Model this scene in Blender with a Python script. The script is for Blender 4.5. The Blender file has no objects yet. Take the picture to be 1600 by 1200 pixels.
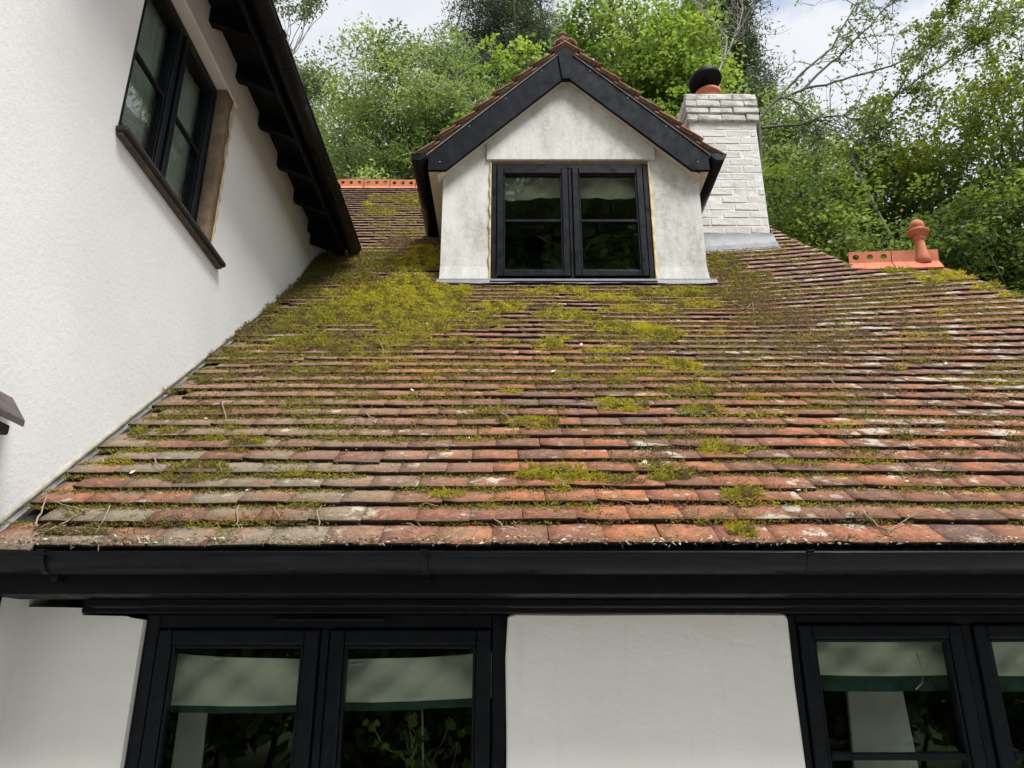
import bpy, bmesh, math, random
import numpy as np
from mathutils import Vector, Matrix

R_ = math.radians
random.seed(7)
rng = np.random.default_rng(7)
scene = bpy.context.scene
COL = scene.collection

# ------------------------------------------------------------------ camera, sky, sun, exposure
cam_d = bpy.data.cameras.new('camera')
cam_d.sensor_width = 36.0
cam_d.lens = 27.0
cam_d.clip_start = 0.05
cam_d.clip_end = 3000
cam = bpy.data.objects.new('camera', cam_d)
cam.location = (0, 0, 1.6)
cam.rotation_euler = (R_(90 + 20.1), 0, 0)
COL.objects.link(cam)
scene.camera = cam

SUN_EL, SUN_AZ = 58.0, 142.0          # azimuth clockwise from +Y (behind the camera, to the right)
world = bpy.data.worlds.new('World')
scene.world = world
world.use_nodes = True
wn = world.node_tree
wn.nodes.clear()
w_out = wn.nodes.new('ShaderNodeOutputWorld')
w_bg = wn.nodes.new('ShaderNodeBackground')
w_bg.inputs['Strength'].default_value = 0.1
w_sky = wn.nodes.new('ShaderNodeTexSky')
w_sky.sky_type = 'NISHITA'
w_sky.sun_disc = False
w_sky.sun_elevation = R_(SUN_EL)
w_sky.sun_rotation = R_(SUN_AZ)
w_tc = wn.nodes.new('ShaderNodeTexCoord')
w_map = wn.nodes.new('ShaderNodeMapping')
w_map.inputs['Scale'].default_value = (1, 1, 1.7)
w_map.inputs['Location'].default_value = (0.37, 0.1, 0.2)
w_n1 = wn.nodes.new('ShaderNodeTexNoise')
w_n1.inputs['Scale'].default_value = 2.6
w_n1.inputs['Detail'].default_value = 8
w_n1.inputs['Roughness'].default_value = 0.55
w_r1 = wn.nodes.new('ShaderNodeValToRGB')
w_r1.color_ramp.elements[0].position = 0.30
w_r1.color_ramp.elements[1].position = 0.43
w_n2 = wn.nodes.new('ShaderNodeTexNoise')
w_n2.inputs['Scale'].default_value = 4.5
w_n2.inputs['Detail'].default_value = 6
w_r2 = wn.nodes.new('ShaderNodeValToRGB')
w_r2.color_ramp.elements[0].position = 0.3
w_r2.color_ramp.elements[1].position = 0.7
w_r2.color_ramp.elements[0].color = (2.9, 3.05, 3.4, 1)
w_r2.color_ramp.elements[1].color = (3.9, 3.93, 4.05, 1)
w_mx = wn.nodes.new('ShaderNodeMix')
w_mx.data_type = 'RGBA'
wl = wn.links.new
wl(w_tc.outputs['Generated'], w_map.inputs['Vector'])
wl(w_map.outputs['Vector'], w_n1.inputs['Vector'])
wl(w_map.outputs['Vector'], w_n2.inputs['Vector'])
wl(w_n1.outputs['Fac'], w_r1.inputs['Fac'])
wl(w_n2.outputs['Fac'], w_r2.inputs['Fac'])
wl(w_r1.outputs['Color'], w_mx.inputs[0])
wl(w_sky.outputs['Color'], w_mx.inputs[6])
wl(w_r2.outputs['Color'], w_mx.inputs[7])
wl(w_mx.outputs[2], w_bg.inputs['Color'])
wl(w_bg.outputs['Background'], w_out.inputs['Surface'])

sun_d = bpy.data.lights.new('sun', 'SUN')
sun_d.energy = 2.2
sun_d.angle = R_(22)
sun_d.color = (1.0, 0.975, 0.94)
sun = bpy.data.objects.new('sun', sun_d)
_d = Vector((math.sin(R_(SUN_AZ)) * math.cos(R_(SUN_EL)), math.cos(R_(SUN_AZ)) * math.cos(R_(SUN_EL)), math.sin(R_(SUN_EL))))
sun.rotation_euler = (-_d).to_track_quat('-Z', 'Y').to_euler()
sun.location = (6, -6, 14)
COL.objects.link(sun)

vs = scene.view_settings
vs.view_transform = 'Standard'
vs.look = 'None'
vs.exposure = 1.36
vs.gamma = 1.0
vs.use_curve_mapping = False
scene.cycles.max_bounces = 8
scene.cycles.transparent_max_bounces = 12

# ------------------------------------------------------------------ helpers
def tag(o, label=None, category=None, group=None, kind=None):
    if label: o['label'] = label
    if category: o['category'] = category
    if group: o['group'] = group
    if kind: o['kind'] = kind
    return o

def empty(name, loc=(0, 0, 0)):
    o = bpy.data.objects.new(name, None)
    o.location = loc
    o.empty_display_size = 0.1
    COL.objects.link(o)
    return o

def link(name, me, mat=None, parent=None, M=None):
    o = bpy.data.objects.new(name, me)
    COL.objects.link(o)
    if mat is not None and not me.materials:
        me.materials.append(mat)
    if parent is not None:
        o.parent = parent
    if M is not None:
        o.matrix_local = M
    return o

def np_mesh(name, V, F, attrs=None, smooth=False):
    """V (n,3) float, F (m,k) int - all faces with k corners"""
    V = np.ascontiguousarray(V, dtype=np.float32)
    F = np.ascontiguousarray(F, dtype=np.int32)
    me = bpy.data.meshes.new(name)
    m, k = F.shape
    me.vertices.add(len(V)); me.vertices.foreach_set('co', V.ravel())
    me.loops.add(m * k); me.loops.foreach_set('vertex_index', F.ravel())
    me.polygons.add(m)
    me.polygons.foreach_set('loop_start', np.arange(0, m * k, k, dtype=np.int32))
    try:
        me.polygons.foreach_set('loop_total', np.full(m, k, dtype=np.int32))
    except Exception:
        pass
    if smooth:
        me.polygons.foreach_set('use_smooth', np.ones(m, dtype=bool))
    for an, av in (attrs or {}).items():
        a = me.attributes.new(an, 'FLOAT', 'POINT')
        a.data.foreach_set('value', np.ascontiguousarray(av, dtype=np.float32))
    me.update(calc_edges=True)
    return me

class MB:
    """collects shapes into one bmesh"""
    def __init__(self):
        self.bm = bmesh.new()
    def box(self, x0, x1, y0, y1, z0, z1, bev=0.0, M=None, seg=1):
        b = bmesh.new()
        bmesh.ops.create_cube(b, size=1.0)
        for v in b.verts:
            v.co = Vector(((x0 + x1) / 2 + v.co.x * (x1 - x0), (y0 + y1) / 2 + v.co.y * (y1 - y0), (z0 + z1) / 2 + v.co.z * (z1 - z0)))
        if bev > 0:
            bmesh.ops.bevel(b, geom=b.edges[:], offset=bev, segments=seg, affect='EDGES', profile=0.5)
        self._merge(b, M)
        return self
    def prism(self, pts, vec, bev=0.0, M=None):
        """polygon pts (3D) extruded by vec"""
        b = bmesh.new()
        vec = Vector(vec)
        a = [b.verts.new(p) for p in pts]
        c = [b.verts.new(Vector(p) + vec) for p in pts]
        b.faces.new(a); b.faces.new(list(reversed(c)))
        n = len(pts)
        for i in range(n):
            b.faces.new((a[i], c[i], c[(i + 1) % n], a[(i + 1) % n]))
        bmesh.ops.recalc_face_normals(b, faces=b.faces[:])
        if bev > 0:
            bmesh.ops.bevel(b, geom=b.edges[:], offset=bev, segments=1, affect='EDGES')
        self._merge(b, M)
        return self
    def lathe(self, prof, seg=20, M=None, cap=True):
        b = bmesh.new()
        rings = []
        for r, z in prof:
            rings.append([b.verts.new((r * math.cos(2 * math.pi * i / seg), r * math.sin(2 * math.pi * i / seg), z)) for i in range(seg)])
        for a, c in zip(rings, rings[1:]):
            for i in range(seg):
                f = b.faces.new((a[i], a[(i + 1) % seg], c[(i + 1) % seg], c[i]))
                f.smooth = True
        if cap:
            b.faces.new(list(reversed(rings[0]))); b.faces.new(rings[-1])
        self._merge(b, M)
        return self
    def tube(self, pts, radii, seg=6, smooth=True):
        b = bmesh.new()
        pts = [Vector(p) for p in pts]
        rings = []
        for i, p in enumerate(pts):
            t = (pts[min(i + 1, len(pts) - 1)] - pts[max(i - 1, 0)]).normalized()
            ref = Vector((0, 0, 1)) if abs(t.z) < 0.9 else Vector((1, 0, 0))
            e1 = t.cross(ref).normalized(); e2 = t.cross(e1)
            r = radii[i] if hasattr(radii, '__len__') else radii
            rings.append([b.verts.new(p + (e1 * math.cos(2 * math.pi * k / seg) + e2 * math.sin(2 * math.pi * k / seg)) * r) for k in range(seg)])
        for a, c in zip(rings, rings[1:]):
            for k in range(seg):
                f = b.faces.new((a[k], a[(k + 1) % seg], c[(k + 1) % seg], c[k])); f.smooth = smooth
        b.faces.new(list(reversed(rings[0]))); b.faces.new(rings[-1])
        self._merge(b, None)
        return self
    def extrude_profile(self, prof, axis0, axis1, ea, eb, smooth=True, closed=False):
        """2D profile [(a,b)] placed by ea, eb, swept from axis0 to axis1"""
        b = bmesh.new()
        axis0, axis1, ea, eb = Vector(axis0), Vector(axis1), Vector(ea), Vector(eb)
        A = [b.verts.new(axis0 + ea * p + eb * q) for p, q in prof]
        B = [b.verts.new(axis1 + ea * p + eb * q) for p, q in prof]
        n = len(prof)
        for i in range(n if closed else n - 1):
            f = b.faces.new((A[i], A[(i + 1) % n], B[(i + 1) % n], B[i])); f.smooth = smooth
        if closed:
            b.faces.new(list(reversed(A))); b.faces.new(B)
        self._merge(b, None)
        return self
    def _merge(self, b, M):
        if M is not None:
            bmesh.ops.transform(b, matrix=M, verts=b.verts[:])
        me = bpy.data.meshes.new('tmp')
        b.to_mesh(me); b.free()
        self.bm.from_mesh(me)
        bpy.data.meshes.remove(me)
    def build(self, name, mat, parent=None, M=None):
        bmesh.ops.recalc_face_normals(self.bm, faces=self.bm.faces[:])
        me = bpy.data.meshes.new(name)
        self.bm.to_mesh(me); self.bm.free()
        return link(name, me, mat, parent, M)

class Mat:
    def __init__(self, name, rough=0.7, spec=0.3):
        self.m = bpy.data.materials.new(name)
        self.m.use_nodes = True
        self.nt = self.m.node_tree
        self.b = self.nt.nodes['Principled BSDF']
        self.b.inputs['Roughness'].default_value = rough
        self.b.inputs['Specular IOR Level'].default_value = spec
        self._pos = None
    def n(self, t):
        return self.nt.nodes.new(t)
    def L(self, a, b):
        self.nt.links.new(a, b)
    def pos(self):
        if self._pos is None:
            self._pos = self.n('ShaderNodeNewGeometry')
        return self._pos.outputs['Position']
    def scaled(self, s, vec=None):
        m = self.n('ShaderNodeMapping')
        m.inputs['Scale'].default_value = s
        self.L(vec or self.pos(), m.inputs['Vector'])
        return m.outputs['Vector']
    def noise(self, scale, detail=4, rough=0.6, vec=None, w=None):
        t = self.n('ShaderNodeTexNoise')
        t.inputs['Scale'].default_value = scale
        t.inputs['Detail'].default_value = detail
        t.inputs['Roughness'].default_value = rough
        self.L(vec or self.pos(), t.inputs['Vector'])
        return t.outputs['Fac']
    def ramp(self, fac, stops):
        r = self.n('ShaderNodeValToRGB')
        e = r.color_ramp.elements
        while len(e) < len(stops):
            e.new(0.5)
        for i, (p, c) in enumerate(stops):
            e[i].position = p
            e[i].color = (c[0], c[1], c[2], 1) if hasattr(c, '__len__') else (c, c, c, 1)
        self.L(fac, r.inputs['Fac'])
        return r.outputs['Color']
    def mix(self, fac, a, b, blend='MIX'):
        m = self.n('ShaderNodeMix')
        m.data_type = 'RGBA'; m.blend_type = blend
        for v, i in ((fac, 0), (a, 6), (b, 7)):
            if isinstance(v, (int, float)) and i == 0:
                m.inputs[0].default_value = v
            elif isinstance(v, (tuple, list)):
                m.inputs[i].default_value = (v[0], v[1], v[2], 1)
            else:
                self.L(v, m.inputs[i])
        return m.outputs[2]
    def math(self, op, a, b=None, c=None, clamp=False):
        m = self.n('ShaderNodeMath')
        m.operation = op; m.use_clamp = clamp
        for i, v in enumerate((a, b, c)):
            if v is None: continue
            if isinstance(v, (int, float)): m.inputs[i].default_value = v
            else: self.L(v, m.inputs[i])
        return m.outputs[0]
    def col(self, c):
        if isinstance(c, (tuple, list)): self.b.inputs['Base Color'].default_value = (c[0], c[1], c[2], 1)
        else: self.L(c, self.b.inputs['Base Color'])
        return self
    def rough(self, r):
        if isinstance(r, (int, float)): self.b.inputs['Roughness'].default_value = r
        else: self.L(r, self.b.inputs['Roughness'])
        return self
    def bump(self, h, strength=0.5, dist=0.01):
        b = self.n('ShaderNodeBump')
        b.inputs['Strength'].default_value = strength
        b.inputs['Distance'].default_value = dist
        self.L(h, b.inputs['Height'])
        self.L(b.outputs['Normal'], self.b.inputs['Normal'])
        return self

# ------------------------------------------------------------------ materials
def mk_roughcast():
    m = Mat('roughcast_white', 0.9, 0.15)
    big = m.noise(1.3, 4); fine = m.noise(150, 3, 0.6); mid = m.noise(45, 3, 0.6)
    c = m.ramp(big, [(0.3, (0.655, 0.66, 0.655)), (0.7, (0.72, 0.725, 0.72))])
    c = m.mix(m.ramp(fine, [(0.35, 0.0), (0.6, 0.22)]), (0.60, 0.60, 0.58), c, 'MIX') if False else c
    c = m.mix(m.math('MULTIPLY', m.ramp(m.noise(7, 6, 0.7), [(0.55, 0.0), (0.75, 1.0)]), 0.25), c, (0.56, 0.55, 0.49))
    m.col(c)
    h = m.math('ADD', m.math('MULTIPLY', fine, 0.6), mid)
    m.bump(h, 0.32, 0.005)
    return m.m

def mk_dormer_render():
    m = Mat('stained_render', 0.9, 0.15)
    st = m.noise(3.0, 8, 0.7, m.scaled((1.5, 1.5, 0.55)))
    sp = m.noise(26, 6, 0.7)
    k = m.math('MULTIPLY', m.ramp(st, [(0.38, 0.0), (0.62, 1.0)]), m.ramp(sp, [(0.3, 0.25), (0.65, 1.0)]))
    c = m.mix(m.math('MULTIPLY', k, 0.75), (0.66, 0.66, 0.635), (0.27, 0.27, 0.215))
    c = m.mix(m.math('MULTIPLY', m.ramp(m.noise(60, 4, 0.6), [(0.6, 0.0), (0.72, 1.0)]), 0.3), c, (0.28, 0.28, 0.23))
    m.col(c)
    m.bump(m.math('ADD', m.noise(90, 4, 0.6), m.noise(14, 3)), 0.35, 0.006)
    return m.m

def mk_plaster():
    m = Mat('smooth_plaster', 0.75, 0.2)
    c = m.ramp(m.noise(2.4, 5), [(0.3, (0.77, 0.775, 0.74)), (0.7, (0.83, 0.835, 0.81))])
    drip = m.ramp(m.noise(5.0, 6, 0.7, m.scaled((3.0, 3.0, 0.35))), [(0.55, 0.0), (0.78, 0.28)])
    c = m.mix(drip, c, (0.52, 0.52, 0.44))
    c = m.mix(m.ramp(m.noise(95, 3, 0.6), [(0.70, 0.0), (0.76, 0.35)]), c, (0.42, 0.41, 0.36))
    m.col(c)
    m.bump(m.math('ADD', m.noise(7, 5, 0.6, m.scaled((1, 1, 1.8))), m.math('MULTIPLY', m.noise(70, 3), 0.15)), 0.3, 0.010)
    return m.m

def mk_plain(name, c, rough=0.6, spec=0.4, var=0.0, vscale=20, bump=0.0, bscale=60, bdist=0.003):
    m = Mat(name, rough, spec)
    if var > 0:
        d = tuple(x * (1 - var) for x in c); u = tuple(min(1, x * (1 + var)) for x in c)
        m.col(m.ramp(m.noise(vscale, 5, 0.65), [(0.3, d), (0.7, u)]))
    else:
        m.col(c)
    if bump > 0:
        m.bump(m.noise(bscale, 4, 0.6), bump, bdist)
    return m.m

def mk_black_paint(name, c=(0.016, 0.019, 0.025), rough=0.38, dust=0.25, stretch=(6, 6, 6), spec=0.14):
    m = Mat(name, rough, spec)
    n1 = m.noise(5, 8, 0.7, m.scaled(stretch))
    base = m.mix(m.math('MULTIPLY', m.ramp(n1, [(0.5, 0.0), (0.75, 1.0)]), dust), c, (0.16, 0.17, 0.18))
    m.col(base)
    m.rough(m.ramp(m.noise(12, 5), [(0.3, rough - 0.1), (0.7, rough + 0.2)]))
    m.bump(m.noise(40, 4, 0.6), 0.15, 0.002)
    return m.m

def mk_tile():
    m = Mat('clay_tile', 0.85, 0.2)
    oi = m.n('ShaderNodeObjectInfo'); ge = m.n('ShaderNodeNewGeometry')
    rnd = m.math('FRACT', m.math('ADD', oi.outputs['Random'], ge.outputs['Random Per Island']))
    sep = m.n('ShaderNodeSeparateXYZ'); m.L(m.pos(), sep.inputs[0])
    X, Z = sep.outputs['X'], sep.outputs['Z']
    off = m.n('ShaderNodeCombineXYZ')
    m.L(m.math('MULTIPLY', rnd, 37.0), off.inputs[0]); m.L(m.math('MULTIPLY', rnd, 91.0), off.inputs[2])
    va = m.n('ShaderNodeVectorMath'); va.operation = 'ADD'
    m.L(m.pos(), va.inputs[0]); m.L(off.outputs[0], va.inputs[1])
    tp = va.outputs[0]
    low = m.noise(0.9, 3, 0.5)
    # fired colour of each tile
    t = m.math('ADD', m.math('MULTIPLY', rnd, 0.52), m.math('MULTIPLY', m.ramp(low, [(0.3, 0.0), (0.7, 1.0)]), 0.5))
    base = m.ramp(t, [(0.08, (0.125, 0.092, 0.085)), (0.30, (0.21, 0.112, 0.086)), (0.55, (0.32, 0.14, 0.092)), (0.82, (0.43, 0.175, 0.10)), (1.0, (0.58, 0.24, 0.12))])
    # purple-brown weathering higher up the slope
    up = m.math('MULTIPLY', m.math('SUBTRACT', Z, 2.5), 0.45, clamp=True)
    base = m.mix(m.math('MULTIPLY', up, 0.68), base, (0.25, 0.155, 0.125))
    # mottling inside the tile
    mot = m.noise(15, 7, 0.75, tp)
    base = m.mix(m.ramp(mot, [(0.36, 0.8), (0.56, 0.0)]), base, (0.13, 0.082, 0.066))
    base = m.mix(m.math('MULTIPLY', m.ramp(m.noise(34, 5, 0.7, tp), [(0.5, 0.0), (0.64, 1.0)]), 0.45), base, (0.55, 0.28, 0.155))
    # grey-green algae crust, mostly on the lower left
    lft = m.math('MULTIPLY', m.math('SUBTRACT', 0.05, X), 1.1, clamp=True)
    dn = m.math('MULTIPLY', m.math('SUBTRACT', 2.75, Z), 1.3, clamp=True)
    alg = m.math('ADD', m.math('MULTIPLY', lft, dn), m.math('MULTIPLY', lft, 0.45))
    an = m.ramp(m.math('ADD', m.noise(1.7, 4, 0.6), m.math('MULTIPLY', rnd, 0.45)), [(0.52, 0.0), (0.72, 1.0)])
    alg = m.math('MULTIPLY', alg, an, clamp=True)
    base = m.mix(m.math('MULTIPLY', alg, 0.85), base, m.ramp(m.noise(40, 5, 0.7), [(0.3, (0.17, 0.15, 0.11)), (0.7, (0.31, 0.285, 0.22))]))
    # olive film everywhere
    olive = m.ramp(m.noise(5.5, 6, 0.7), [(0.5, 0.0), (0.72, 0.55)])
    base = m.mix(olive, base, (0.17, 0.145, 0.07))
    # white lichen crusts, more to the right
    rt = m.math('MULTIPLY', m.math('SUBTRACT', X, 0.1), 0.5, clamp=True)
    li = m.math('ADD', m.noise(9.5, 6, 0.62, tp), m.math('MULTIPLY', m.noise(2.3, 3), 0.35))
    li = m.math('ADD', li, m.math('MULTIPLY', rt, 0.075))
    lic = m.ramp(li, [(0.80, 0.0), (0.87, 1.0)])
    base = m.mix(m.math('MULTIPLY', lic, 0.75), base, (0.60, 0.56, 0.47))
    # round lichen colonies
    vo = m.n('ShaderNodeTexVoronoi'); vo.inputs['Scale'].default_value = 13.0
    wob = m.n('ShaderNodeVectorMath'); wob.operation = 'ADD'
    nz = m.n('ShaderNodeTexNoise'); nz.inputs['Scale'].default_value = 30.0; nz.inputs['Detail'].default_value = 4
    m.L(m.pos(), nz.inputs['Vector'])
    sc_ = m.n('ShaderNodeVectorMath'); sc_.operation = 'SCALE'; sc_.inputs['Scale'].default_value = 0.03
    m.L(nz.outputs['Color'], sc_.inputs[0]); m.L(m.pos(), wob.inputs[0]); m.L(sc_.outputs[0], wob.inputs[1]); m.L(wob.outputs[0], vo.inputs['Vector'])
    sepc = m.n('ShaderNodeSeparateColor'); m.L(vo.outputs['Color'], sepc.inputs[0])
    lim = m.math('MULTIPLY', m.math('SUBTRACT', m.math('ADD', sepc.outputs[0], m.math('MULTIPLY', rt, 0.22)), 0.76), 1.0)
    colony = m.math('GREATER_THAN', lim, vo.outputs['Distance'])
    base = m.mix(m.math('MULTIPLY', colony, 0.6), base, m.ramp(sepc.outputs[1], [(0.0, (0.55, 0.53, 0.45)), (0.6, (0.42, 0.41, 0.33)), (1.0, (0.45, 0.30, 0.10))]))
    base = m.mix(m.ramp(m.noise(190, 3, 0.6), [(0.62, 0.0), (0.7, 0.5)]), base, (0.5, 0.46, 0.38))
    base = m.mix(m.ramp(m.noise(120, 3, 0.6, tp), [(0.3, 0.6), (0.42, 0.0)]), base, (0.05, 0.035, 0.03))
    hs = m.n('ShaderNodeHueSaturation'); hs.inputs['Saturation'].default_value = 1.07; hs.inputs['Value'].default_value = 0.93
    m.L(base, hs.inputs['Color']); base = hs.outputs['Color']
    m.col(base)
    h = m.math('ADD', m.math('MULTIPLY', m.noise(140, 4, 0.65), 0.5), m.noise(28, 4, 0.6, tp))
    m.bump(h, 0.9, 0.008)
    return m.m

def mk_terracotta():
    m = Mat('terracotta', 0.75, 0.25)
    c = m.ramp(m.noise(9, 6, 0.65), [(0.3, (0.44, 0.135, 0.07)), (0.7, (0.56, 0.20, 0.11))])
    c = m.mix(m.math('MULTIPLY', m.ramp(m.noise(30, 6, 0.7), [(0.5, 0.0), (0.7, 1.0)]), 0.7), c, (0.24, 0.12, 0.085))
    c = m.mix(m.math('MULTIPLY', m.ramp(m.noise(14, 6, 0.7), [(0.58, 0.0), (0.68, 1.0)]), 0.35), c, (0.42, 0.38, 0.28))
    m.col(c); m.bump(m.noise(90, 4), 0.25, 0.002)
    return m.m

def mk_brick(name, grime, basec=(0.61, 0.605, 0.575)):
    m = Mat(name, 0.9, 0.15)
    g1 = m.noise(5.5, 7, 0.7); g2 = m.noise(38, 6, 0.7)
    k = m.math('MULTIPLY', m.ramp(g1, [(0.62 - grime * 0.3, 0.0), (0.8 - grime * 0.25, 1.0)]), m.ramp(g2, [(0.35, 0.3), (0.62, 1.0)]))
    c = m.mix(m.math('MULTIPLY', k, 0.85), basec, (0.07, 0.066, 0.055))
    c = m.mix(m.math('MULTIPLY', m.ramp(m.noise(60, 5, 0.7), [(0.55, 0.0), (0.7, 1.0)]), 0.35 + grime * 0.3), c, (0.34, 0.32, 0.27))
    m.col(c); m.bump(m.math('ADD', m.noise(70, 5, 0.65), m.noise(18, 4)), 0.6, 0.008)
    return m.m

def mk_glass():
    m = bpy.data.materials.new('window_glass')
    m.use_nodes = True
    nt = m.node_tree; nt.nodes.clear()
    o = nt.nodes.new('ShaderNodeOutputMaterial'); mx = nt.nodes.new('ShaderNodeMixShader')
    tr = nt.nodes.new('ShaderNodeBsdfTransparent'); tr.inputs[0].default_value = (0.86, 0.9, 0.87, 1)
    gl = nt.nodes.new('ShaderNodeBsdfGlossy'); gl.inputs['Roughness'].default_value = 0.012
    gl.inputs['Color'].default_value = (0.95, 0.97, 1, 1)
    # reflectance of a thin pane (Schlick), the same from both sides
    def mth(op, a=None, b=None):
        q = nt.nodes.new('ShaderNodeMath'); q.operation = op
        for i, v in enumerate((a, b)):
            if v is None: continue
            if isinstance(v, (int, float)): q.inputs[i].default_value = v
            else: nt.links.new(v, q.inputs[i])
        return q.outputs[0]
    g0 = nt.nodes.new('ShaderNodeNewGeometry')
    dt = nt.nodes.new('ShaderNodeVectorMath'); dt.operation = 'DOT_PRODUCT'
    nt.links.new(g0.outputs['Normal'], dt.inputs[0]); nt.links.new(g0.outputs['Incoming'], dt.inputs[1])
    cosv = mth('ABSOLUTE', dt.outputs['Value'])
    refl = mth('MULTIPLY_ADD', mth('POWER', mth('SUBTRACT', 1.0, cosv), 5.0), 0.95)
    refl.node.inputs[2].default_value = 0.06
    # faint waviness of old panes
    nz = nt.nodes.new('ShaderNodeTexNoise'); nz.inputs['Scale'].default_value = 3.0
    ge = nt.nodes.new('ShaderNodeNewGeometry')
    bp = nt.nodes.new('ShaderNodeBump'); bp.inputs['Strength'].default_value = 0.05; bp.inputs['Distance'].default_value = 0.02
    L = nt.links.new
    L(ge.outputs['Position'], nz.inputs['Vector']); L(nz.outputs['Fac'], bp.inputs['Height']); L(bp.outputs['Normal'], gl.inputs['Normal'])
    L(refl, mx.inputs[0]); L(tr.outputs[0], mx.inputs[1]); L(gl.outputs[0], mx.inputs[2]); L(mx.outputs[0], o.inputs[0])
    return m

def mk_tone(name, stops, rough=0.6, trans=0.35, spec=0.25, tint=(1.12, 1.2, 0.65)):
    """foliage, moss: colour picked by each leaf's own 'tone' value"""
    m = Mat(name, rough, spec)
    at = m.n('ShaderNodeAttribute'); at.attribute_name = 'tone'
    c = m.ramp(at.outputs['Fac'], stops)
    m.col(c)
    if trans > 0:
        out = m.nt.nodes['Material Output']
        tl = m.n('ShaderNodeBsdfTranslucent'); mx = m.n('ShaderNodeMixShader'); mx.inputs[0].default_value = trans
        br = m.mix(1.0, c, tint, 'MULTIPLY')
        m.L(br, tl.inputs['Color']); m.L(m.b.outputs[0], mx.inputs[1]); m.L(tl.outputs[0], mx.inputs[2]); m.L(mx.outputs[0], out.inputs[0])
    return m.m

def mk_bark(name, a, b, scale=9):
    m = Mat(name, 0.9, 0.15)
    m.col(m.ramp(m.noise(scale, 6, 0.7, m.scaled((1, 1, 0.35))), [(0.35, a), (0.65, b)]))
    m.bump(m.noise(40, 4), 0.4, 0.01)
    return m.m

M = {}
M['roughcast'] = mk_roughcast()
M['dormer'] = mk_dormer_render()
M['plaster'] = mk_plaster()
M['paint'] = mk_black_paint('black_board_paint', (0.0045, 0.0065, 0.011), 0.55, 0.10, (1, 1, 1), 0.09)
M['frame'] = mk_black_paint('anthracite_frame', (0.0055, 0.007, 0.010), 0.38, 0.04)
M['gutter'] = mk_black_paint('black_plastic', (0.0055, 0.006, 0.0075), 0.32, 0.05, (0.6, 8, 8), 0.15)
M['beam'] = mk_black_paint('black_stained_timber', (0.004, 0.0045, 0.006), 0.5, 0.03, (0.5, 9, 9))
M['tile'] = mk_tile()
M['terracotta'] = mk_terracotta()
M['tile_end'] = mk_plain('dirt_and_shade_tile_end', (0.035, 0.026, 0.02), 0.95, 0.1, 0.5, 30, 0.5, 60, 0.004)  # front ends of the tiles: dirt plus course shade, put into the colour
M['brick'] = mk_brick('white_painted_brick', 0.12)
M['brick_cap'] = mk_brick('weathered_painted_brick', 0.62, (0.62, 0.61, 0.57))
M['mortar'] = mk_plain('mortar', (0.36, 0.33, 0.28), 0.95, 0.1, 0.25, 18, 0.6, 70, 0.006)
M['mortar_white'] = mk_plain('painted_mortar', (0.66, 0.655, 0.63), 0.95, 0.1, 0.25, 18, 0.6, 70, 0.006)
M['lead'] = mk_plain('lead_flashing', (0.17, 0.178, 0.19), 0.55, 0.5, 0.3, 12, 0.3, 20, 0.008)
M['foam'] = mk_plain('yellow_foam', (0.66, 0.52, 0.27), 0.9, 0.1, 0.2, 25, 0.7, 60, 0.01)
M['wood_raw'] = mk_plain('brown_filler', (0.19, 0.145, 0.095), 0.85, 0.2, 0.3, 14, 0.4, 50, 0.004)
M['wood_dark'] = mk_plain('dark_oak', (0.026, 0.022, 0.019), 0.7, 0.3, 0.35, 18, 0.4, 50, 0.004)
M['wood_grey'] = mk_plain('weathered_oak', (0.085, 0.068, 0.064), 0.75, 0.3, 0.4, 10, 0.5, 40, 0.004)
M['soffit'] = mk_plain('pale_soffit', (0.58, 0.55, 0.47), 0.8, 0.2, 0.1, 10)
M['glass'] = mk_glass()
M['deck'] = mk_plain('roof_underlay', (0.03, 0.028, 0.026), 0.95, 0.05)
M['cream'] = mk_plain('cream_cloth', (0.60, 0.59, 0.52), 0.9, 0.1, 0.06, 12, 0.2, 300, 0.001)
M['net'] = mk_plain('net_cloth', (0.40, 0.42, 0.40), 0.9, 0.1, 0.15, 9)
M['greencloth'] = mk_plain('dark_green_cloth', (0.035, 0.06, 0.058), 0.9, 0.1, 0.1, 30, 0.2, 300, 0.001)
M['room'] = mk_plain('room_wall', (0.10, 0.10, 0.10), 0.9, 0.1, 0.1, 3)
M['boardwhite'] = mk_plain('off_white_board', (0.80, 0.79, 0.76), 0.7, 0.2, 0.12, 6)
M['moss'] = mk_tone('moss', [(0.0, (0.60, 0.50, 0.06)), (0.25, (0.43, 0.385, 0.058)), (0.5, (0.24, 0.245, 0.05)), (0.75, (0.165, 0.12, 0.06)), (1.0, (0.22, 0.155, 0.12))], 0.8, 0.5, 0.1, (1.1, 1.1, 0.6))
M['twig'] = mk_plain('dry_twig', (0.27, 0.22, 0.16), 0.9, 0.1, 0.35, 40)
M['petal'] = mk_plain('bleached_leaf', (0.58, 0.54, 0.44), 0.8, 0.2, 0.2, 40)
M['bristle'] = mk_plain('black_bristle', (0.008, 0.008, 0.008), 0.5, 0.4)
M['cane'] = mk_plain('bamboo_cane', (0.45, 0.40, 0.30), 0.6, 0.3, 0.2, 30)

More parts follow.
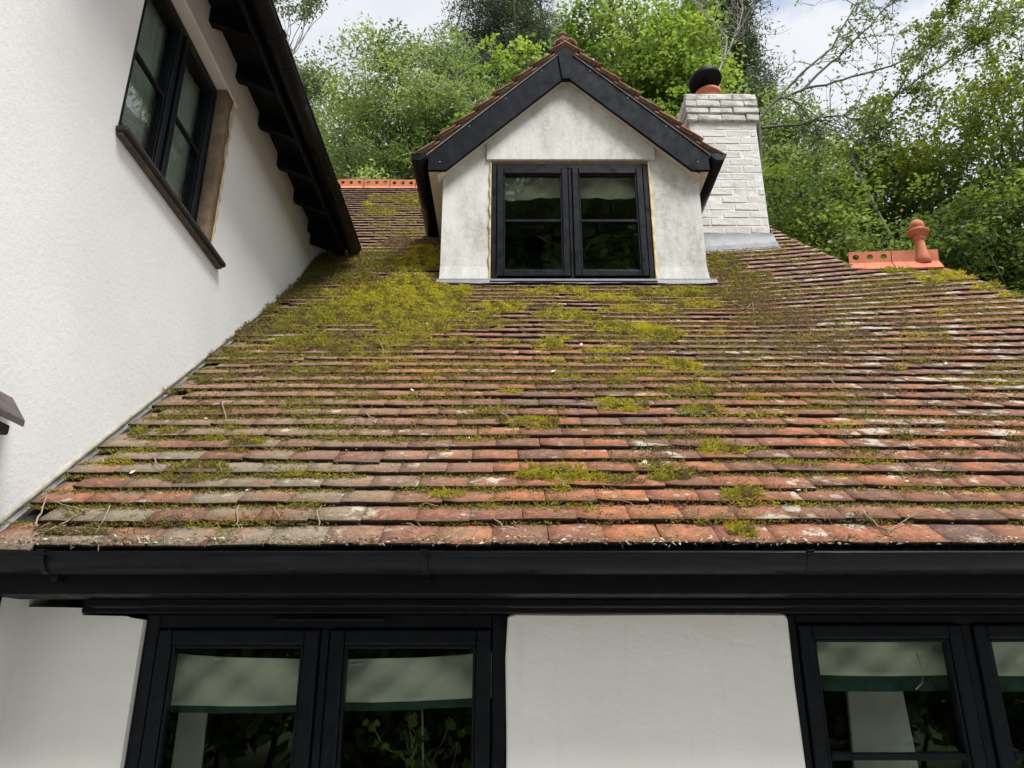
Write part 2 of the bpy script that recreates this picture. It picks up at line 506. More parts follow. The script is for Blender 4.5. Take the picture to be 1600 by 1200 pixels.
# ------------------------------------------------------------------ ground
def ground_h(x, y):
    return 0.22 * max(0.0, y - 11.0) if y < 40 else 0.22 * 29 + 0.05 * (y - 40)
def make_ground():
    xs = np.concatenate([np.linspace(-400, -40, 12), np.linspace(-36, 36, 37), np.linspace(40, 400, 12)])
    ys = np.concatenate([np.linspace(-400, -40, 12), np.linspace(-36, 60, 49), np.linspace(70, 500, 14)])
    V = np.array([(x, y, ground_h(x, y) + 0.05 * math.sin(x * 1.3) * math.sin(y * 0.9) - 0.06) for y in ys for x in xs])
    nx = len(xs)
    F = [(j * nx + i, j * nx + i + 1, (j + 1) * nx + i + 1, (j + 1) * nx + i) for j in range(len(ys) - 1) for i in range(nx - 1)]
    m = Mat('grass_ground', 0.95, 0.1)
    m.col(m.ramp(m.noise(3, 8, 0.7), [(0.3, (0.035, 0.05, 0.018)), (0.7, (0.085, 0.11, 0.035))]))
    m.bump(m.noise(30, 4), 0.8, 0.03)
    tag(link('ground', np_mesh('ground', V, np.array(F)), m.m), kind='structure')
    p = Mat('bounce_paving', 0.9, 0.2)
    p.col(p.ramp(p.noise(4, 6, 0.7), [(0.3, (0.40, 0.38, 0.35)), (0.7, (0.52, 0.50, 0.46))]))
    b = MB(); b.box(-6, 9, -6.5, 2.6, -0.1, 0.02)  # unseen pale paving, added to bounce light onto the front wall
    tag(b.build('bounce_terrace', p.m), kind='structure')
make_ground()

# ------------------------------------------------------------------ main roof surface
G = 0.1075
AL, BE = R_(39.55), R_(45.0)
EY, EZ, SK = 2.302, 1.932, 32 * 0.1075
def sstep(a, b, t):
    t = np.clip((t - a) / (b - a), 0, 1)
    return t * t * (3 - 2 * t)
def roof_p(x, s):
    """point of the roof plane: x along the eaves, s up the slope (it breaks from 39.5 to 45 degrees and lifts to the right)"""
    x = np.asarray(x, float); s = np.asarray(s, float)
    w = 0.3; k = s - SK
    h = np.where(k < -w, 0, np.where(k > w, k, (k + w) ** 2 / (4 * w)))
    l = s - h
    y = EY + l * math.cos(AL) + h * math.cos(BE)
    z = EZ + l * math.sin(AL) + h * math.sin(BE)
    d = x - 1.35
    z = z + 0.085 * sstep(1.3, 3.7, s) * np.where(d > 0, d * d / (np.abs(d) + 0.35), 0)
    z = z + 0.005 * np.sin(0.9 * x + 0.7 + 0.8 * s) + 0.0015 * np.sin(2.7 * x - 1.7 * s) + 0.0008 * np.sin(7.3 * x + 2.1 * s)
    return np.stack([x, y, z], -1)
def roof_frame(x, s):
    e = 0.01
    p = roof_p(x, s)
    tx = roof_p(np.asarray(x) + e, s) - roof_p(np.asarray(x) - e, s)
    ts = roof_p(x, np.asarray(s) + e) - roof_p(x, np.asarray(s) - e)
    tx = tx / np.linalg.norm(tx, axis=-1, keepdims=True)
    ts = ts / np.linalg.norm(ts, axis=-1, keepdims=True)
    n = np.cross(tx, ts); n = n / np.linalg.norm(n, axis=-1, keepdims=True)
    ts = np.cross(n, tx)
    return p, tx, ts, n
XR_S = [0.0, 2.755, 3.127, 3.46, 3.50, 3.64, 3.79, 4.345, 4.99, 7.25]
XR_X = [3.40, 3.30, 3.26, 3.20, 3.12, 2.66, 2.58, 2.46, 2.36, 2.05]
def x_right(s):
    return float(np.interp(s, XR_S, XR_X))
S_RIDGE = 7.23
X_WALL = -1.58
DX0, DX1, DY = -0.53, 1.437, 5.021            # dormer front
CX0, CX1, CY, CD = 1.60, 2.20, 5.70, 0.62     # chimney

cottage = empty('cottage', (0.9, 2.6, 0))
tag(cottage, 'low white cottage with mossy red clay tile roof, black framed windows and gabled dormer', 'house')
ICOT = cottage.matrix_basis.inverted()
def P(o):
    """keep world coordinates under the cottage"""
    o.parent = cottage; o.matrix_parent_inverse = Matrix.Translation(-cottage.location)
    return o
def sub(o, parent):
    o.parent = parent; o.matrix_parent_inverse = parent.matrix_world.inverted() if parent.parent is None else Matrix.Identity(4)
    return o

# deck under the tiles, with the hidden far slopes
def make_deck():
    xs = np.linspace(-2.75, 3.35, 62); ss = np.linspace(0.02, S_RIDGE, 70)
    V, idx = [], {}
    F = []
    for j, s in enumerate(ss):
        xr = x_right(s)
        for i, x in enumerate(xs):
            xx = min(x, xr - 0.02)
            if s < 4.3: xx = max(xx, -1.7)
            p, tx, ts, n = roof_frame(xx, s)
            V.append(p - n * 0.012)
    nx = len(xs)
    for j in range(len(ss) - 1):
        for i in range(nx - 1):
            F.append((j * nx + i, j * nx + i + 1, (j + 1) * nx + i + 1, (j + 1) * nx + i))
    V = list(V); base = len(V)
    # far slope behind the ridge and the side slopes beyond the right edge, going down
    top = [(len(ss) - 1) * nx + i for i in range(nx)]
    for i in top:
        V.append(V[i] + np.array([0, 3.2, -3.2]))
    for i in range(nx - 1):
        F.append((top[i], top[i + 1], base + i + 1, base + i))
    b2 = len(V)
    right = [j * nx + nx - 1 for j in range(len(ss))]
    for r in right:
        V.append(V[r] + np.array([0.9, 0.5, -1.6]))
    for j in range(len(ss) - 1):
        F.append((right[j], b2 + j, b2 + j + 1, right[j + 1]))
    o = link('roof', np_mesh('roof', np.array(V), np.array(F)), M['deck'])
    return P(o)
roof = make_deck()

# ---- clay tiles
def tile_variant(k, w=0.1645, L=0.2, t=0.0125):
    r = np.random.default_rng(100 + k)
    nx, ns = 4, 3
    xs = np.linspace(-w / 2, w / 2, nx); ss = np.linspace(0, L, ns)
    V, F = [], []
    camber = r.uniform(0.0002, 0.0016); tw = r.uniform(-0.0012, 0.0012)
    jag = r.normal(0, 0.0014, nx)
    if k % 3 == 0: jag[r.choice([0, nx - 1])] += r.uniform(0.004, 0.012)
    for lay in (1, 0):
        for j, s in enumerate(ss):
            for i, x in enumerate(xs):
                u = 2 * x / w
                sj = s + (jag[i] if j == 0 else 0)
                h = 0.017 - 0.14 * s + (t if lay else 0) + camber * (1 - u * u) * (1 - s / L) + tw * u * (1 - s / L)
                V.append((x + (r.normal(0, 0.0008)), sj, h))
    n = nx * ns
    for j in range(ns - 1):
        for i in range(nx - 1):
            a = j * nx + i
            F.append((a, a + 1, a + nx + 1, a + nx))
            F.append((n + a, n + a + nx, n + a + nx + 1, n + a + 1))
    F0 = len(F)
    for i in range(nx - 1):
        F.append((n + i, n + i + 1, i + 1, i))
    for j in range(ns - 1):
        a = j * nx; F.append((n + a, a, a + nx, n + a + nx))
        c = j * nx + nx - 1; F.append((c, n + c, n + c + nx, c + nx))
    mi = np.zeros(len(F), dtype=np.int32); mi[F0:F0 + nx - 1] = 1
    return np.array(V), np.array(F), mi
TV = [tile_variant(k) for k in range(9)]
TME = []
for k, (v, f, mi) in enumerate(TV):
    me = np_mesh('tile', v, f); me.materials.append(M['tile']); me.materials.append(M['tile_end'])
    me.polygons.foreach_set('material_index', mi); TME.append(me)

def in_view(p):
    x, y, z = p[0], p[1], p[2] - 1.6
    c, s = math.cos(R_(20.1)), math.sin(R_(20.1))
    f = y * c + z * s
    return f > 0.2 and abs(x / f) < 0.70 and abs((z * c - y * s) / f) < 0.55

tiles = []     # (matrix 4x4, variant, visible)
n_courses = int(S_RIDGE / G) + 1
r0 = random.Random(3)
for n in range(n_courses):
    s = n * G - (0.042 if n == 0 else 0.012 if n == 1 else 0.0)
    off = (n % 2) * 0.083 + r0.uniform(-0.012, 0.012)
    x = (X_WALL if s < 4.3 else -2.7) - 0.05 + off
    csl = r0.uniform(-0.0025, 0.0025)
    while True:
        wgap = 0.1655 + r0.uniform(-0.0012, 0.0018)
        x += wgap
        if x > x_right(s) - 0.05:
            # last tile is cut to the edge
            if x - wgap < x_right(s) - 0.11: x = x_right(s) - 0.082
            else: break
            last = True
        else: last = False
        if s < 4.3 and x - 0.1655 * 0.5 < X_WALL - 0.10: continue
        p, tx, ts, nn = roof_frame(x, s)
        y = p[1]
        if y > DY + 0.14 and DX0 + 0.1 < x < DX1 - 0.1: continue
        if CY + 0.16 < y < CY + CD - 0.05 and CX0 + 0.1 < x < CX1 - 0.1: continue
        if x < -1.24 and s > 4.3 and p[2] < 4.752 + (-1.24 - x) - 0.03: continue
        yaw = r0.gauss(0, 0.004) + (0.03 if r0.random() < 0.02 else 0)
        dsl = csl + r0.gauss(0, 0.0016) - (r0.uniform(0.01, 0.025) if r0.random() < 0.015 else 0)
        dh = abs(r0.gauss(0, 0.0010))
        ex = Vector(tx) * math.cos(yaw) + Vector(ts) * math.sin(yaw)
        es = Vector(ts) * math.cos(yaw) - Vector(tx) * math.sin(yaw)
        en = Vector(nn)
        tilt = r0.gauss(0, 0.004)
        ex = (ex + en * tilt).normalized(); en = ex.cross(es).normalized()
        o = Vector(p) + Vector(ts) * dsl + Vector(nn) * dh
        Mx = Matrix(((ex.x, es.x, en.x, o.x), (ex.y, es.y, en.y, o.y), (ex.z, es.z, en.z, o.z), (0, 0, 0, 1)))
        tiles.append((Mx, r0.randrange(9), in_view(p), n))
        if last: break

def join_tiles(name, lst, parent, cw=None):
    Vs, Fs, Ms, base = [], [], [], 0
    for Mx, k, *_ in lst:
        v, f, mi = TV[k]; Ms.append(mi)
        A = np.array(Mx)
        Vs.append(v @ A[:3, :3].T + A[:3, 3]); Fs.append(f + base); base += len(v)
    me = np_mesh(name, np.concatenate(Vs), np.concatenate(Fs))
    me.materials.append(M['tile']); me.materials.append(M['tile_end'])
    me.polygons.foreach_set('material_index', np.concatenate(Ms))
    o = link(name, me)
    o.parent = parent
    o['kind'] = 'stuff'
    return o
vis = [t for t in tiles if t[2]]
single, rest = vis[:262], vis[262:] + [t for t in tiles if not t[2]]
for Mx, k, _, n in single:
    o = bpy.data.objects.new('tile', TME[k]); COL.objects.link(o)
    o.parent = roof; o.matrix_local = Mx
join_tiles('upper_tiles', rest, roof)

# ---- ridge tiles with pierced crest
def ridge_tile_mesh(length=0.295, holes=3, wing=0.155, pitch=43, crest_h=0.095, crest_t=0.022, t=0.014):
    """local: x along the ridge (0..length), y across, z up; crest with round holes"""
    b = bmesh.new()
    c, s = math.cos(R_(pitch)), math.sin(R_(pitch))
    prof = [(-wing * c, -wing * s), (-crest_t / 2, 0.0), (-crest_t / 2, crest_h), (crest_t / 2, crest_h), (crest_t / 2, 0.0), (wing * c, -wing * s), (wing * c - t * s, -wing * s - t * c), (0, -t * 1.3), (-wing * c + t * s, -wing * s - t * c)]
    A = [b.verts.new((0, y, z)) for y, z in prof]; B = [b.verts.new((length, y, z)) for y, z in prof]
    n = len(prof)
    for i in range(n):
        if i in (1, 3) and holes: continue
        b.faces.new((A[i], B[i], B[(i + 1) % n], A[(i + 1) % n]))
    b.faces.new(list(reversed(A))); b.faces.new(B)
    if holes:
        rad, seg = 0.023, 12
        zc = crest_h * 0.52
        cell = length / holes
        for side in (-1, 1):
            y = side * crest_t / 2
            for k in range(holes):
                x0, x1 = k * cell, (k + 1) * cell
                cx = (x0 + x1) / 2
                circ, rim = [], []
                for q in range(seg):
                    a = 2 * math.pi * (q + 0.5) / seg
                    dx, dz = math.cos(a), math.sin(a)
                    circ.append(b.verts.new((cx + rad * dx, y, zc + rad * dz)))
                    # project to the cell's rectangle
                    tx = (x1 - cx) / abs(dx) if abs(dx) > 1e-6 else 1e9
                    tz = ((crest_h - zc) if dz > 0 else zc) / abs(dz) if abs(dz) > 1e-6 else 1e9
                    tt = min(tx, tz)
                    rim.append(b.verts.new((cx + tt * dx, y, zc + tt * dz)))
                for q in range(seg):
                    b.faces.new((circ[q], circ[(q + 1) % seg], rim[(q + 1) % seg], rim[q]))
                for (xc, zc2) in ((x0, 0), (x1, 0), (x1, crest_h), (x0, crest_h)):
                    ang = math.atan2(zc2 - zc, xc - cx)
                    best = sorted(rim, key=lambda v: abs((math.atan2(v.co.z - zc, v.co.x - cx) - ang + math.pi) % (2 * math.pi) - math.pi))[:2]
                    cv = b.verts.new((xc, y, zc2))
                    try: b.faces.new((cv, best[0], best[1]))
                    except Exception: pass
                if side == -1:
                    prev = circ
                    store = getattr(b, '_st', None)
                inner = circ
                # hole wall
                if side == -1:
                    holes_rings.append(circ)
                else:
                    o2 = holes_rings[k]
                    for q in range(seg):
                        b.faces.new((o2[q], o2[(q + 1) % seg], circ[(q + 1) % seg], circ[q]))
    bmesh.ops.recalc_face_normals(b, faces=b.faces[:])
    me = bpy.data.meshes.new('ridge_tile'); b.to_mesh(me); b.free()
    me.materials.append(M['terracotta'])
    return me
holes_rings = []
RIDGE_ME = ridge_tile_mesh()
holes_rings = []
def frame_from(o, ex, up=Vector((0, 0, 1))):
    ex = Vector(ex).normalized(); ey = up.cross(ex).normalized(); ez = ex.cross(ey)
    return Matrix(((ex.x, ey.x, ez.x, o[0]), (ex.y, ey.y, ez.y, o[1]), (ex.z, ey.z, ez.z, o[2]), (0, 0, 0, 1)))

rp = roof_p(-1.0, S_RIDGE)
ridge_z = float(rp[2]) + 0.115; ridge_y = float(rp[1]) + 0.095
x = -2.965
rr = random.Random(5)
while x < 2.0:
    if not (-0.25 < x < 1.15):
        Mx = frame_from((x, ridge_y + rr.gauss(0, 0.004), ridge_z + rr.gauss(0, 0.005)), (1, rr.gauss(0, 0.01), rr.gauss(0, 0.008)))
        o = link('ridge_tile', RIDGE_ME, None, roof); o.matrix_local = Mx
    x += 0.305
# the short ridge on the right with its ball finial
RL, RRt = Vector((2.60, 5.105, 4.375)), Vector((3.18, 4.975, 4.325))
rd = (RRt - RL).normalized()
offs = Vector((-0.02, 0.100, 0.108))
o = link('ridge_tile', RIDGE_ME, None, roof); o.matrix_local = frame_from(RL + offs, rd); RMx = o.matrix_local.copy()
fin = ridge_tile_mesh(0.32, 0)
o = link('finial_tile', fin, None, roof); o.matrix_local = frame_from(RL + offs + rd * 0.302, rd)
b = MB()
b.lathe([(0.058, -0.03), (0.052, 0.03), (0.044, 0.06), (0.037, 0.12), (0.034, 0.17), (0.034, 0.178), (0.043, 0.182), (0.045, 0.19), (0.041, 0.198), (0.034, 0.203), (0.040, 0.216),
         (0.062, 0.228), (0.078, 0.242), (0.080, 0.252), (0.070, 0.262), (0.046, 0.268), (0.040, 0.272), (0.050, 0.286), (0.054, 0.305), (0.049, 0.328), (0.034, 0.345), (0.012, 0.354), (0.002, 0.355)], 24)
fo = b.build('ball_finial', M['terracotta'], roof)
fp = RL + offs + rd * (0.302 + 0.215)
fo.matrix_local = Matrix.Translation(fp + Vector((0, 0, 0.0))) @ Matrix.Rotation(R_(1), 4, 'Y')
# tiny terracotta stub of the far ridge end showing over the dormer apex belongs to the dormer ridge (below)

# ------------------------------------------------------------------ front wall, eaves
WY = 2.60
def poly_wall(name, pts, depth, mat, parent=None, bev=0.0):
    """pts in (x,z) on plane y, extruded backwards"""
    b = MB(); b.prism([(p[0], p[1], p[2]) for p in pts], (0, depth, 0), bev)
    o = b.build(name, mat)
    return o
W1X0, W1X1 = -1.195, -0.018
W2X0, W2X1 = 0.895, 2.62
ZS = 0.92      # sill height
wl_pts = [(-1.60, WY, -0.05), (W1X0 - 0.004, WY, -0.05), (W1X0 - 0.004, WY, ZS), (W1X0, WY, ZS), (W1X0, WY, 1.738), (-1.235, WY, 1.744), (-1.25, WY, 1.749), (-1.30, WY, 1.750), (-1.395, WY, 1.752), (-1.397, WY, 1.775), (-1.50, WY, 1.777), (-1.577, WY, 1.778), (-1.58, WY, 1.80), (-1.60, WY, 1.80)]
P(poly_wall('wall', wl_pts, 0.22, M['plaster'], bev=0.0))
cw = [(W1X1, WY, -0.05), (W2X0, WY, -0.05), (W2X0 + 0.002, WY, 1.30), (W2X0 - 0.002, WY, 1.55), (W2X0, WY, 1.745), (W2X0 - 0.012, WY, 1.757), (0.6, WY, 1.7585), (0.2, WY, 1.756), (W1X1 + 0.03, WY, 1.7575), (W1X1 + 0.004, WY, 1.750), (W1X1 - 0.003, WY, 1.62), (W1X1 + 0.001, WY, 1.4)]
P(poly_wall('wall', cw, 0.22, M['plaster'], bev=0.006))
P(poly_wall('wall', [(W1X0, WY, -0.05), (W1X1, WY, -0.05), (W1X1, WY, ZS - 0.05), (W1X0, WY, ZS - 0.05)], 0.22, M['plaster']))
P(poly_wall('wall', [(W2X0, WY, -0.05), (W2X1, WY, -0.05), (W2X1, WY, ZS - 0.05), (W2X0, WY, ZS - 0.05)], 0.22, M['plaster']))
P(poly_wall('wall', [(W2X1, WY, -0.05), (3.3, WY, -0.05), (3.3, WY, 1.8), (W2X1, WY, 1.8)], 0.22, M['plaster']))
# black boards between plaster and gutter
b = MB(); b.box(-1.575, 3.4, 2.33, 2.355, 1.795, 1.962, 0.003); P(b.build('fascia_board', M['beam']))
b = MB(); b.box(-1.575, 3.4, 2.357, 2.54, 1.797, 1.812, 0.002); P(b.build('soffit_board', M['beam']))
b = MB(); b.box(-1.34, 3.4, 2.505, 2.60, 1.772, 1.797, 0.004); P(b.build('eaves_beam', M['beam']))
b = MB(); b.box(-1.39, 3.4, 2.578, 2.78, 1.757, 1.83, 0.004); P(b.build('wall_plate', M['beam']))

# gutter: half round, lip towards the camera
def half_round(r, lipw=0.006, t=0.0035, seg=14):
    pr = []
    for i in range(seg + 1):
        a = math.pi + math.pi * i / seg
        pr.append((r * math.cos(a), r * math.sin(a)))
    inn = [((r - t) * math.cos(math.pi + math.pi * i / seg), (r - t) * math.sin(math.pi + math.pi * i / seg)) for i in range(seg, -1, -1)]
    return [(-r - lipw * 0.5, 0.004), (-r - lipw * 0.5, -0.006)] + pr + [(r, 0.004)] + inn
GY, GZ, GR = 2.266, 1.900, 0.055
b = MB()
b.extrude_profile(half_round(GR), (-1.575, GY, GZ), (3.40, GY, GZ), (0, 1, 0), (0, 0, 1), smooth=True, closed=True)
gut = P(b.build('gutter', M['gutter']))
for gx in (-1.338, -0.252, 0.843, 1.95):
    b = MB()
    pr = [(p * 1.06, q * 1.06) for p, q in half_round(GR)]
    b.extrude_profile(pr, (gx - 0.006, GY, GZ + 0.002), (gx + 0.012, GY, GZ + 0.002), (0, 1, 0), (0, 0, 1), smooth=False, closed=True)
    b.box(gx - 0.008, gx + 0.014, GY - GR * 1.1 - 0.003, GY - GR * 0.8, GZ + 0.003, GZ + 0.008)
    if gx != 0.843: b.box(gx - 0.007, gx + 0.013, GY + 0.03, 2.331, GZ - 0.07, GZ - 0.03)
    o = b.build('gutter_bracket', M['gutter']); o.parent = gut
b = MB(); b.box(1.14, 1.20, GY - GR - 0.006, GY - GR + 0.03, GZ + 0.003, GZ + 0.007)

# bristles of the gutter brush
def brush():
    n = 11000
    x = rng.uniform(-1.55, 3.35, n)
    a = rng.uniform(0.15, math.pi - 0.1, n)
    L = rng.uniform(0.045, 0.078, n)
    base = np.stack([x, np.full(n, GY + 0.004), np.full(n, GZ - 0.018)], 1)
    d = np.stack([rng.normal(0, 0.25, n), -np.cos(a), np.sin(a)], 1)
    d /= np.linalg.norm(d, axis=1, keepdims=True)
    side = np.stack([np.full(n, 0.0011), np.zeros(n), np.zeros(n)], 1)
    V = np.stack([base - side, base + side, base + d * L[:, None]], 1).reshape(-1, 3)
    F = np.arange(3 * n).reshape(-1, 3)
    o = link('gutter_brush', np_mesh('gutter_brush', V, F), M['bristle'])
    b2 = MB(); b2.tube([(-1.55, GY + 0.004, GZ - 0.018), (1.0, GY + 0.004, GZ - 0.018), (3.35, GY + 0.004, GZ - 0.018)], 0.005)
    core = b2.build('core_wire', M['bristle']); core.parent = o
    tag(o, 'long black bristle brush lying in the black gutter along the eaves', 'gutter brush')
brush()

# ------------------------------------------------------------------ windows
def ring(mb, x0, x1, z0, z1, w, y0, y1, bev=0.003, wb=None):
    wb = wb or w
    mb.box(x0, x0 + w, y0, y1, z0, z1, bev)
    mb.box(x1 - w, x1, y0, y1, z0, z1, bev)
    mb.box(x0 + w, x1 - w, y0, y1, z1 - w, z1, bev)
    mb.box(x0 + w, x1 - w, y0, y1, z0, z0 + wb, bev)

def window(name, Mw, w, h, cas, fw=0.05, cw=0.05, bars=(), mat='frame', trickle=False, parent=None):
    """local x along the width, local -y outwards, z up, origin at the lower left of the outer frame"""
    b = MB()
    ring(b, 0, w, 0, h, fw, 0.0, 0.07, 0.004)
    for (a0, a1), (b0, b1) in zip(cas, cas[1:]):
        b.box(a1, b0, 0.001, 0.069, fw, h - fw, 0.003)
    fr = b.build(name, M[mat])
    fr.parent = parent; fr.matrix_parent_inverse = Matrix.Translation(-parent.location)
    fr.matrix_basis = Mw
    for a0, a1 in cas:
        z0, z1 = fw + 0.004, h - fw - 0.004
        c0, c1 = a0 + 0.004, a1 - 0.004
        c = MB()
        ring(c, c0, c1, z0, z1, cw, -0.014, 0.05, 0.005)
        ring(c, c0 + cw + 0.001, c1 - cw - 0.001, z0 + cw + 0.001, z1 - cw - 0.001, 0.010, -0.004, 0.03, 0.002)
        o = c.build('casement', M[mat]); o.parent = fr
        g = MB(); g.box(c0 + cw + 0.004, c1 - cw - 0.004, 0.016, 0.022, z0 + cw + 0.004, z1 - cw - 0.004)
        o = g.build('pane', M['glass']); o.parent = fr
        for f in bars:
            zb = z0 + cw + (z1 - z0 - 2 * cw) * f
            q = MB(); q.box(c0 + cw + 0.0115, c1 - cw - 0.0115, -0.006, 0.015, zb - 0.011, zb + 0.011, 0.003)
            o = q.build('glazing_bar', M[mat]); o.parent = fr
    if trickle:
        q = MB(); q.box(w * 0.5 - 0.17, w * 0.5 + 0.19, -0.012, -0.0005, h - 0.022, h - 0.012, 0.002)
        o = q.build('trickle_vent', M[mat]); o.parent = fr
    return fr

# ground floor windows (frames set a little behind the plaster face)
h1 = 1.757 - ZS
Mw = Matrix.Translation((W1X0 + 0.002, WY + 0.022, ZS))
w1 = W1X1 - W1X0 - 0.004
window('window', Mw, w1, h1, [(0.045, w1 / 2 - 0.014), (w1 / 2 + 0.014, w1 - 0.045)], 0.045, 0.046, (), trickle=True, parent=cottage)
Mw = Matrix.Translation((W2X0 + 0.002, WY + 0.022, ZS))
w2 = W2X1 - W2X0 - 0.004
window('window', Mw, w2, h1, [(0.03, 0.565), (0.597, 1.130), (1.162, w2 - 0.03)], 0.03, 0.042, (0.495,), parent=cottage)
for x0, x1 in ((W1X0, W1X1), (W2X0, W2X1)):
    b = MB(); b.box(x0 - 0.0, x1, WY - 0.05, WY + 0.1, ZS - 0.048, ZS - 0.002, 0.006); P(b.build('window_sill', M['frame']))

# the room behind the ground floor windows
def room(name, x0, x1, y0, y1, z0, z1):
    b = bmesh.new()
    bmesh.ops.create_cube(b, size=1)
    for v in b.verts:
        v.co = Vector(((x0 + x1) / 2 + v.co.x * (x1 - x0), (y0 + y1) / 2 + v.co.y * (y1 - y0), (z0 + z1) / 2 + v.co.z * (z1 - z0)))
    # open towards the windows
    fs = [f for f in b.faces if f.normal.y < -0.5]
    bmesh.ops.delete(b, geom=fs, context='FACES')
    me = bpy.data.meshes.new(name); b.to_mesh(me); b.free()
    return P(link(name, me, M['room']))
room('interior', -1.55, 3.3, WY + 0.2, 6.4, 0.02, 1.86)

# ------------------------------------------------------------------ dormer
BY = 4.915                                   # face of the bargeboards
AX = 0.432                                   # apex x
dormer = empty('dormer', (AX, DY, 4.2)); P(dormer)
def D(o):
    o.parent = dormer; o.matrix_parent_inverse = Matrix.Translation(-Vector((AX, DY, 4.2)))
    return o
sl = math.tan(R_(43.4))
def gable_z(x, top):                          # height of a slope line with given apex height
    return top - abs(x - AX) * sl
# piers left and right of the window with a slight kick at the foot
for sgn, (xa, xb) in ((-1, (DX0, -0.165)), (1, (DX1, 1.058))):
    kick = 0.035 if sgn > 0 else 0.012
    pts = [(xa + sgn * kick, DY - 0.03, 4.16), (xa + sgn * kick * 0.4, DY - 0.012, 4.24), (xa, DY, 4.36), (xa, DY, 5.16), (xa - sgn * 0.045, DY, 5.215),
           (xb - sgn * 0.0, DY, gable_z(xb, 6.07)), (xb, DY, 4.16)]
    b = MB()
    N = len(pts)
    bm = b.bm
    A = [bm.verts.new(p) for p in pts]; B = [bm.verts.new((p[0], DY + 0.16, p[2])) for p in pts]
    for i in range(N):
        bm.faces.new((A[i], A[(i + 1) % N], B[(i + 1) % N], B[i]))
    # front face split so the kicked foot stays clean
    c1 = bm.verts.new((xb, DY - 0.012, 4.24)); c2 = bm.verts.new((xb, DY, 4.36))
    bm.faces.new((A[0], A[1], c1, A[6])); bm.faces.new((A[1], A[2], c2, c1)); bm.faces.new((A[2], A[3], A[4], A[5], c2))
    bm.faces.new(list(reversed(B)))
    D(b.build('front_wall', M['dormer']))
# gable panel, standing proud above the window
pl, pr, pz = -0.198, 1.115, 5.285
b = MB()
b.prism([(pl, DY - 0.022, pz), (pr, DY - 0.022, pz), (pr, DY - 0.022, gable_z(pr, 6.10)), (AX + 0.03, DY - 0.022, 6.07), (AX - 0.03, DY - 0.022, 6.07), (pl, DY - 0.022, gable_z(pl, 6.10))], (0, 0.16, 0), 0.004)
D(b.build('gable_panel', M['dormer']))
b = MB(); b.box(-0.165, 1.058, DY + 0.002, DY + 0.15, 5.262, 5.283); D(b.build('lintel_soffit', M['wood_raw']))
# cheeks running back into the roof
for xx, sg in ((DX0, 1), (DX1, -1)):
    b = MB(); b.prism([(xx, DY + 0.161, 4.1), (xx, DY + 0.161, 5.19), (xx, 6.12, 5.19), (xx, 5.6, 4.6)], (sg * 0.12, 0, 0)); D(b.build('cheek_wall', M['dormer']))
# bargeboards
bt, bb_ = 6.300, 6.012
for sgn in (-1, 1):
    xe = AX + sgn * 1.072
    xi = AX + sgn * (bb_ - 5.128) / sl
    zt = gable_z(xe, bt)
    pts = [(AX + sgn * 0.062, BY, gable_z(AX + 0.062, bt)), (xe, BY, zt), (xe, BY, 5.128), (xi, BY, 5.128), (AX + sgn * 0.030, BY, gable_z(AX + 0.030, bb_))]
    b = MB(); b.prism(pts, (0, 0.028, 0), 0.003)
    bo = D(b.build('bargeboard', M['paint']))
    for t in (0.12, 0.42, 0.72, 0.95):
        px = AX + sgn * (0.08 + t * 0.95)
        pz2 = gable_z(px, bt) - 0.05 - 0.06 * (int(t * 100) % 3)
        q = MB(); q.lathe([(0.006, 0), (0.006, 0.003), (0.001, 0.004)], 8, Matrix.Translation((px, BY + 0.001, pz2)) @ Matrix.Rotation(R_(90), 4, 'X'))
        D(q.build('screw_head', M['lead']))
b = MB()
b.prism([(AX - 0.066, BY - 0.012, gable_z(AX + 0.066, bt) + 0.012), (AX, BY - 0.012, bt + 0.012), (AX + 0.066, BY - 0.012, gable_z(AX + 0.066, bt) + 0.012), (AX + 0.033, BY - 0.012, bb_ - 0.028), (AX - 0.033, BY - 0.012, bb_ - 0.028)], (0, 0.045, 0), 0.003)
D(b.build('apex_block', M['paint']))
# soffit between bargeboard and wall, box ends and the side soffits
for sgn in (-1, 1):
    xw = DX0 if sgn < 0 else DX1
    xe = AX + sgn * 1.072
    b = MB()
    b.prism([(AX, BY + 0.029, bb_ + 0.03), (AX + sgn * 1.0, BY + 0.029, bb_ + 0.03 - 1.0 * sl), (AX + sgn * 1.0, BY + 0.029, bb_ + 0.045 - 1.0 * sl), (AX, BY + 0.029, bb_ + 0.045)], (0, 0.10, 0))
    D(b.build('verge_soffit', M['soffit']))
    b = MB()
    x0, x1 = sorted((xw + sgn * 0.0015, xe - sgn * 0.003))
    b.box(x0, x1, BY + 0.03, 6.02, 5.135, 5.150)
    D(b.build('eaves_soffit', M['soffit']))
    x0, x1 = sorted((xe + sgn * 0.004, xe - sgn * 0.020))
    b = MB(); b.box(x0, x1, BY + 0.03, 6.10, 5.151, 5.285); D(b.build('side_fascia', M['paint']))
    # gutter
    gx = xe + sgn * 0.072
    b = MB()
    b.extrude_profile(half_round(0.058), (gx, BY - 0.015, 5.262), (gx, 6.06, 5.250), (sgn * -1.0, 0, 0), (0, 0, 1), True, True)
    b.extrude_profile([(0.058 * 1.05 * math.cos(math.pi + math.pi * i / 14), 0.058 * 1.05 * math.sin(math.pi + math.pi * i / 14)) for i in range(15)], (gx, BY - 0.020, 5.264), (gx, BY - 0.012, 5.264), (1, 0, 0), (0, 0, 1), False, True)
    D(b.build('side_gutter', M['gutter']))
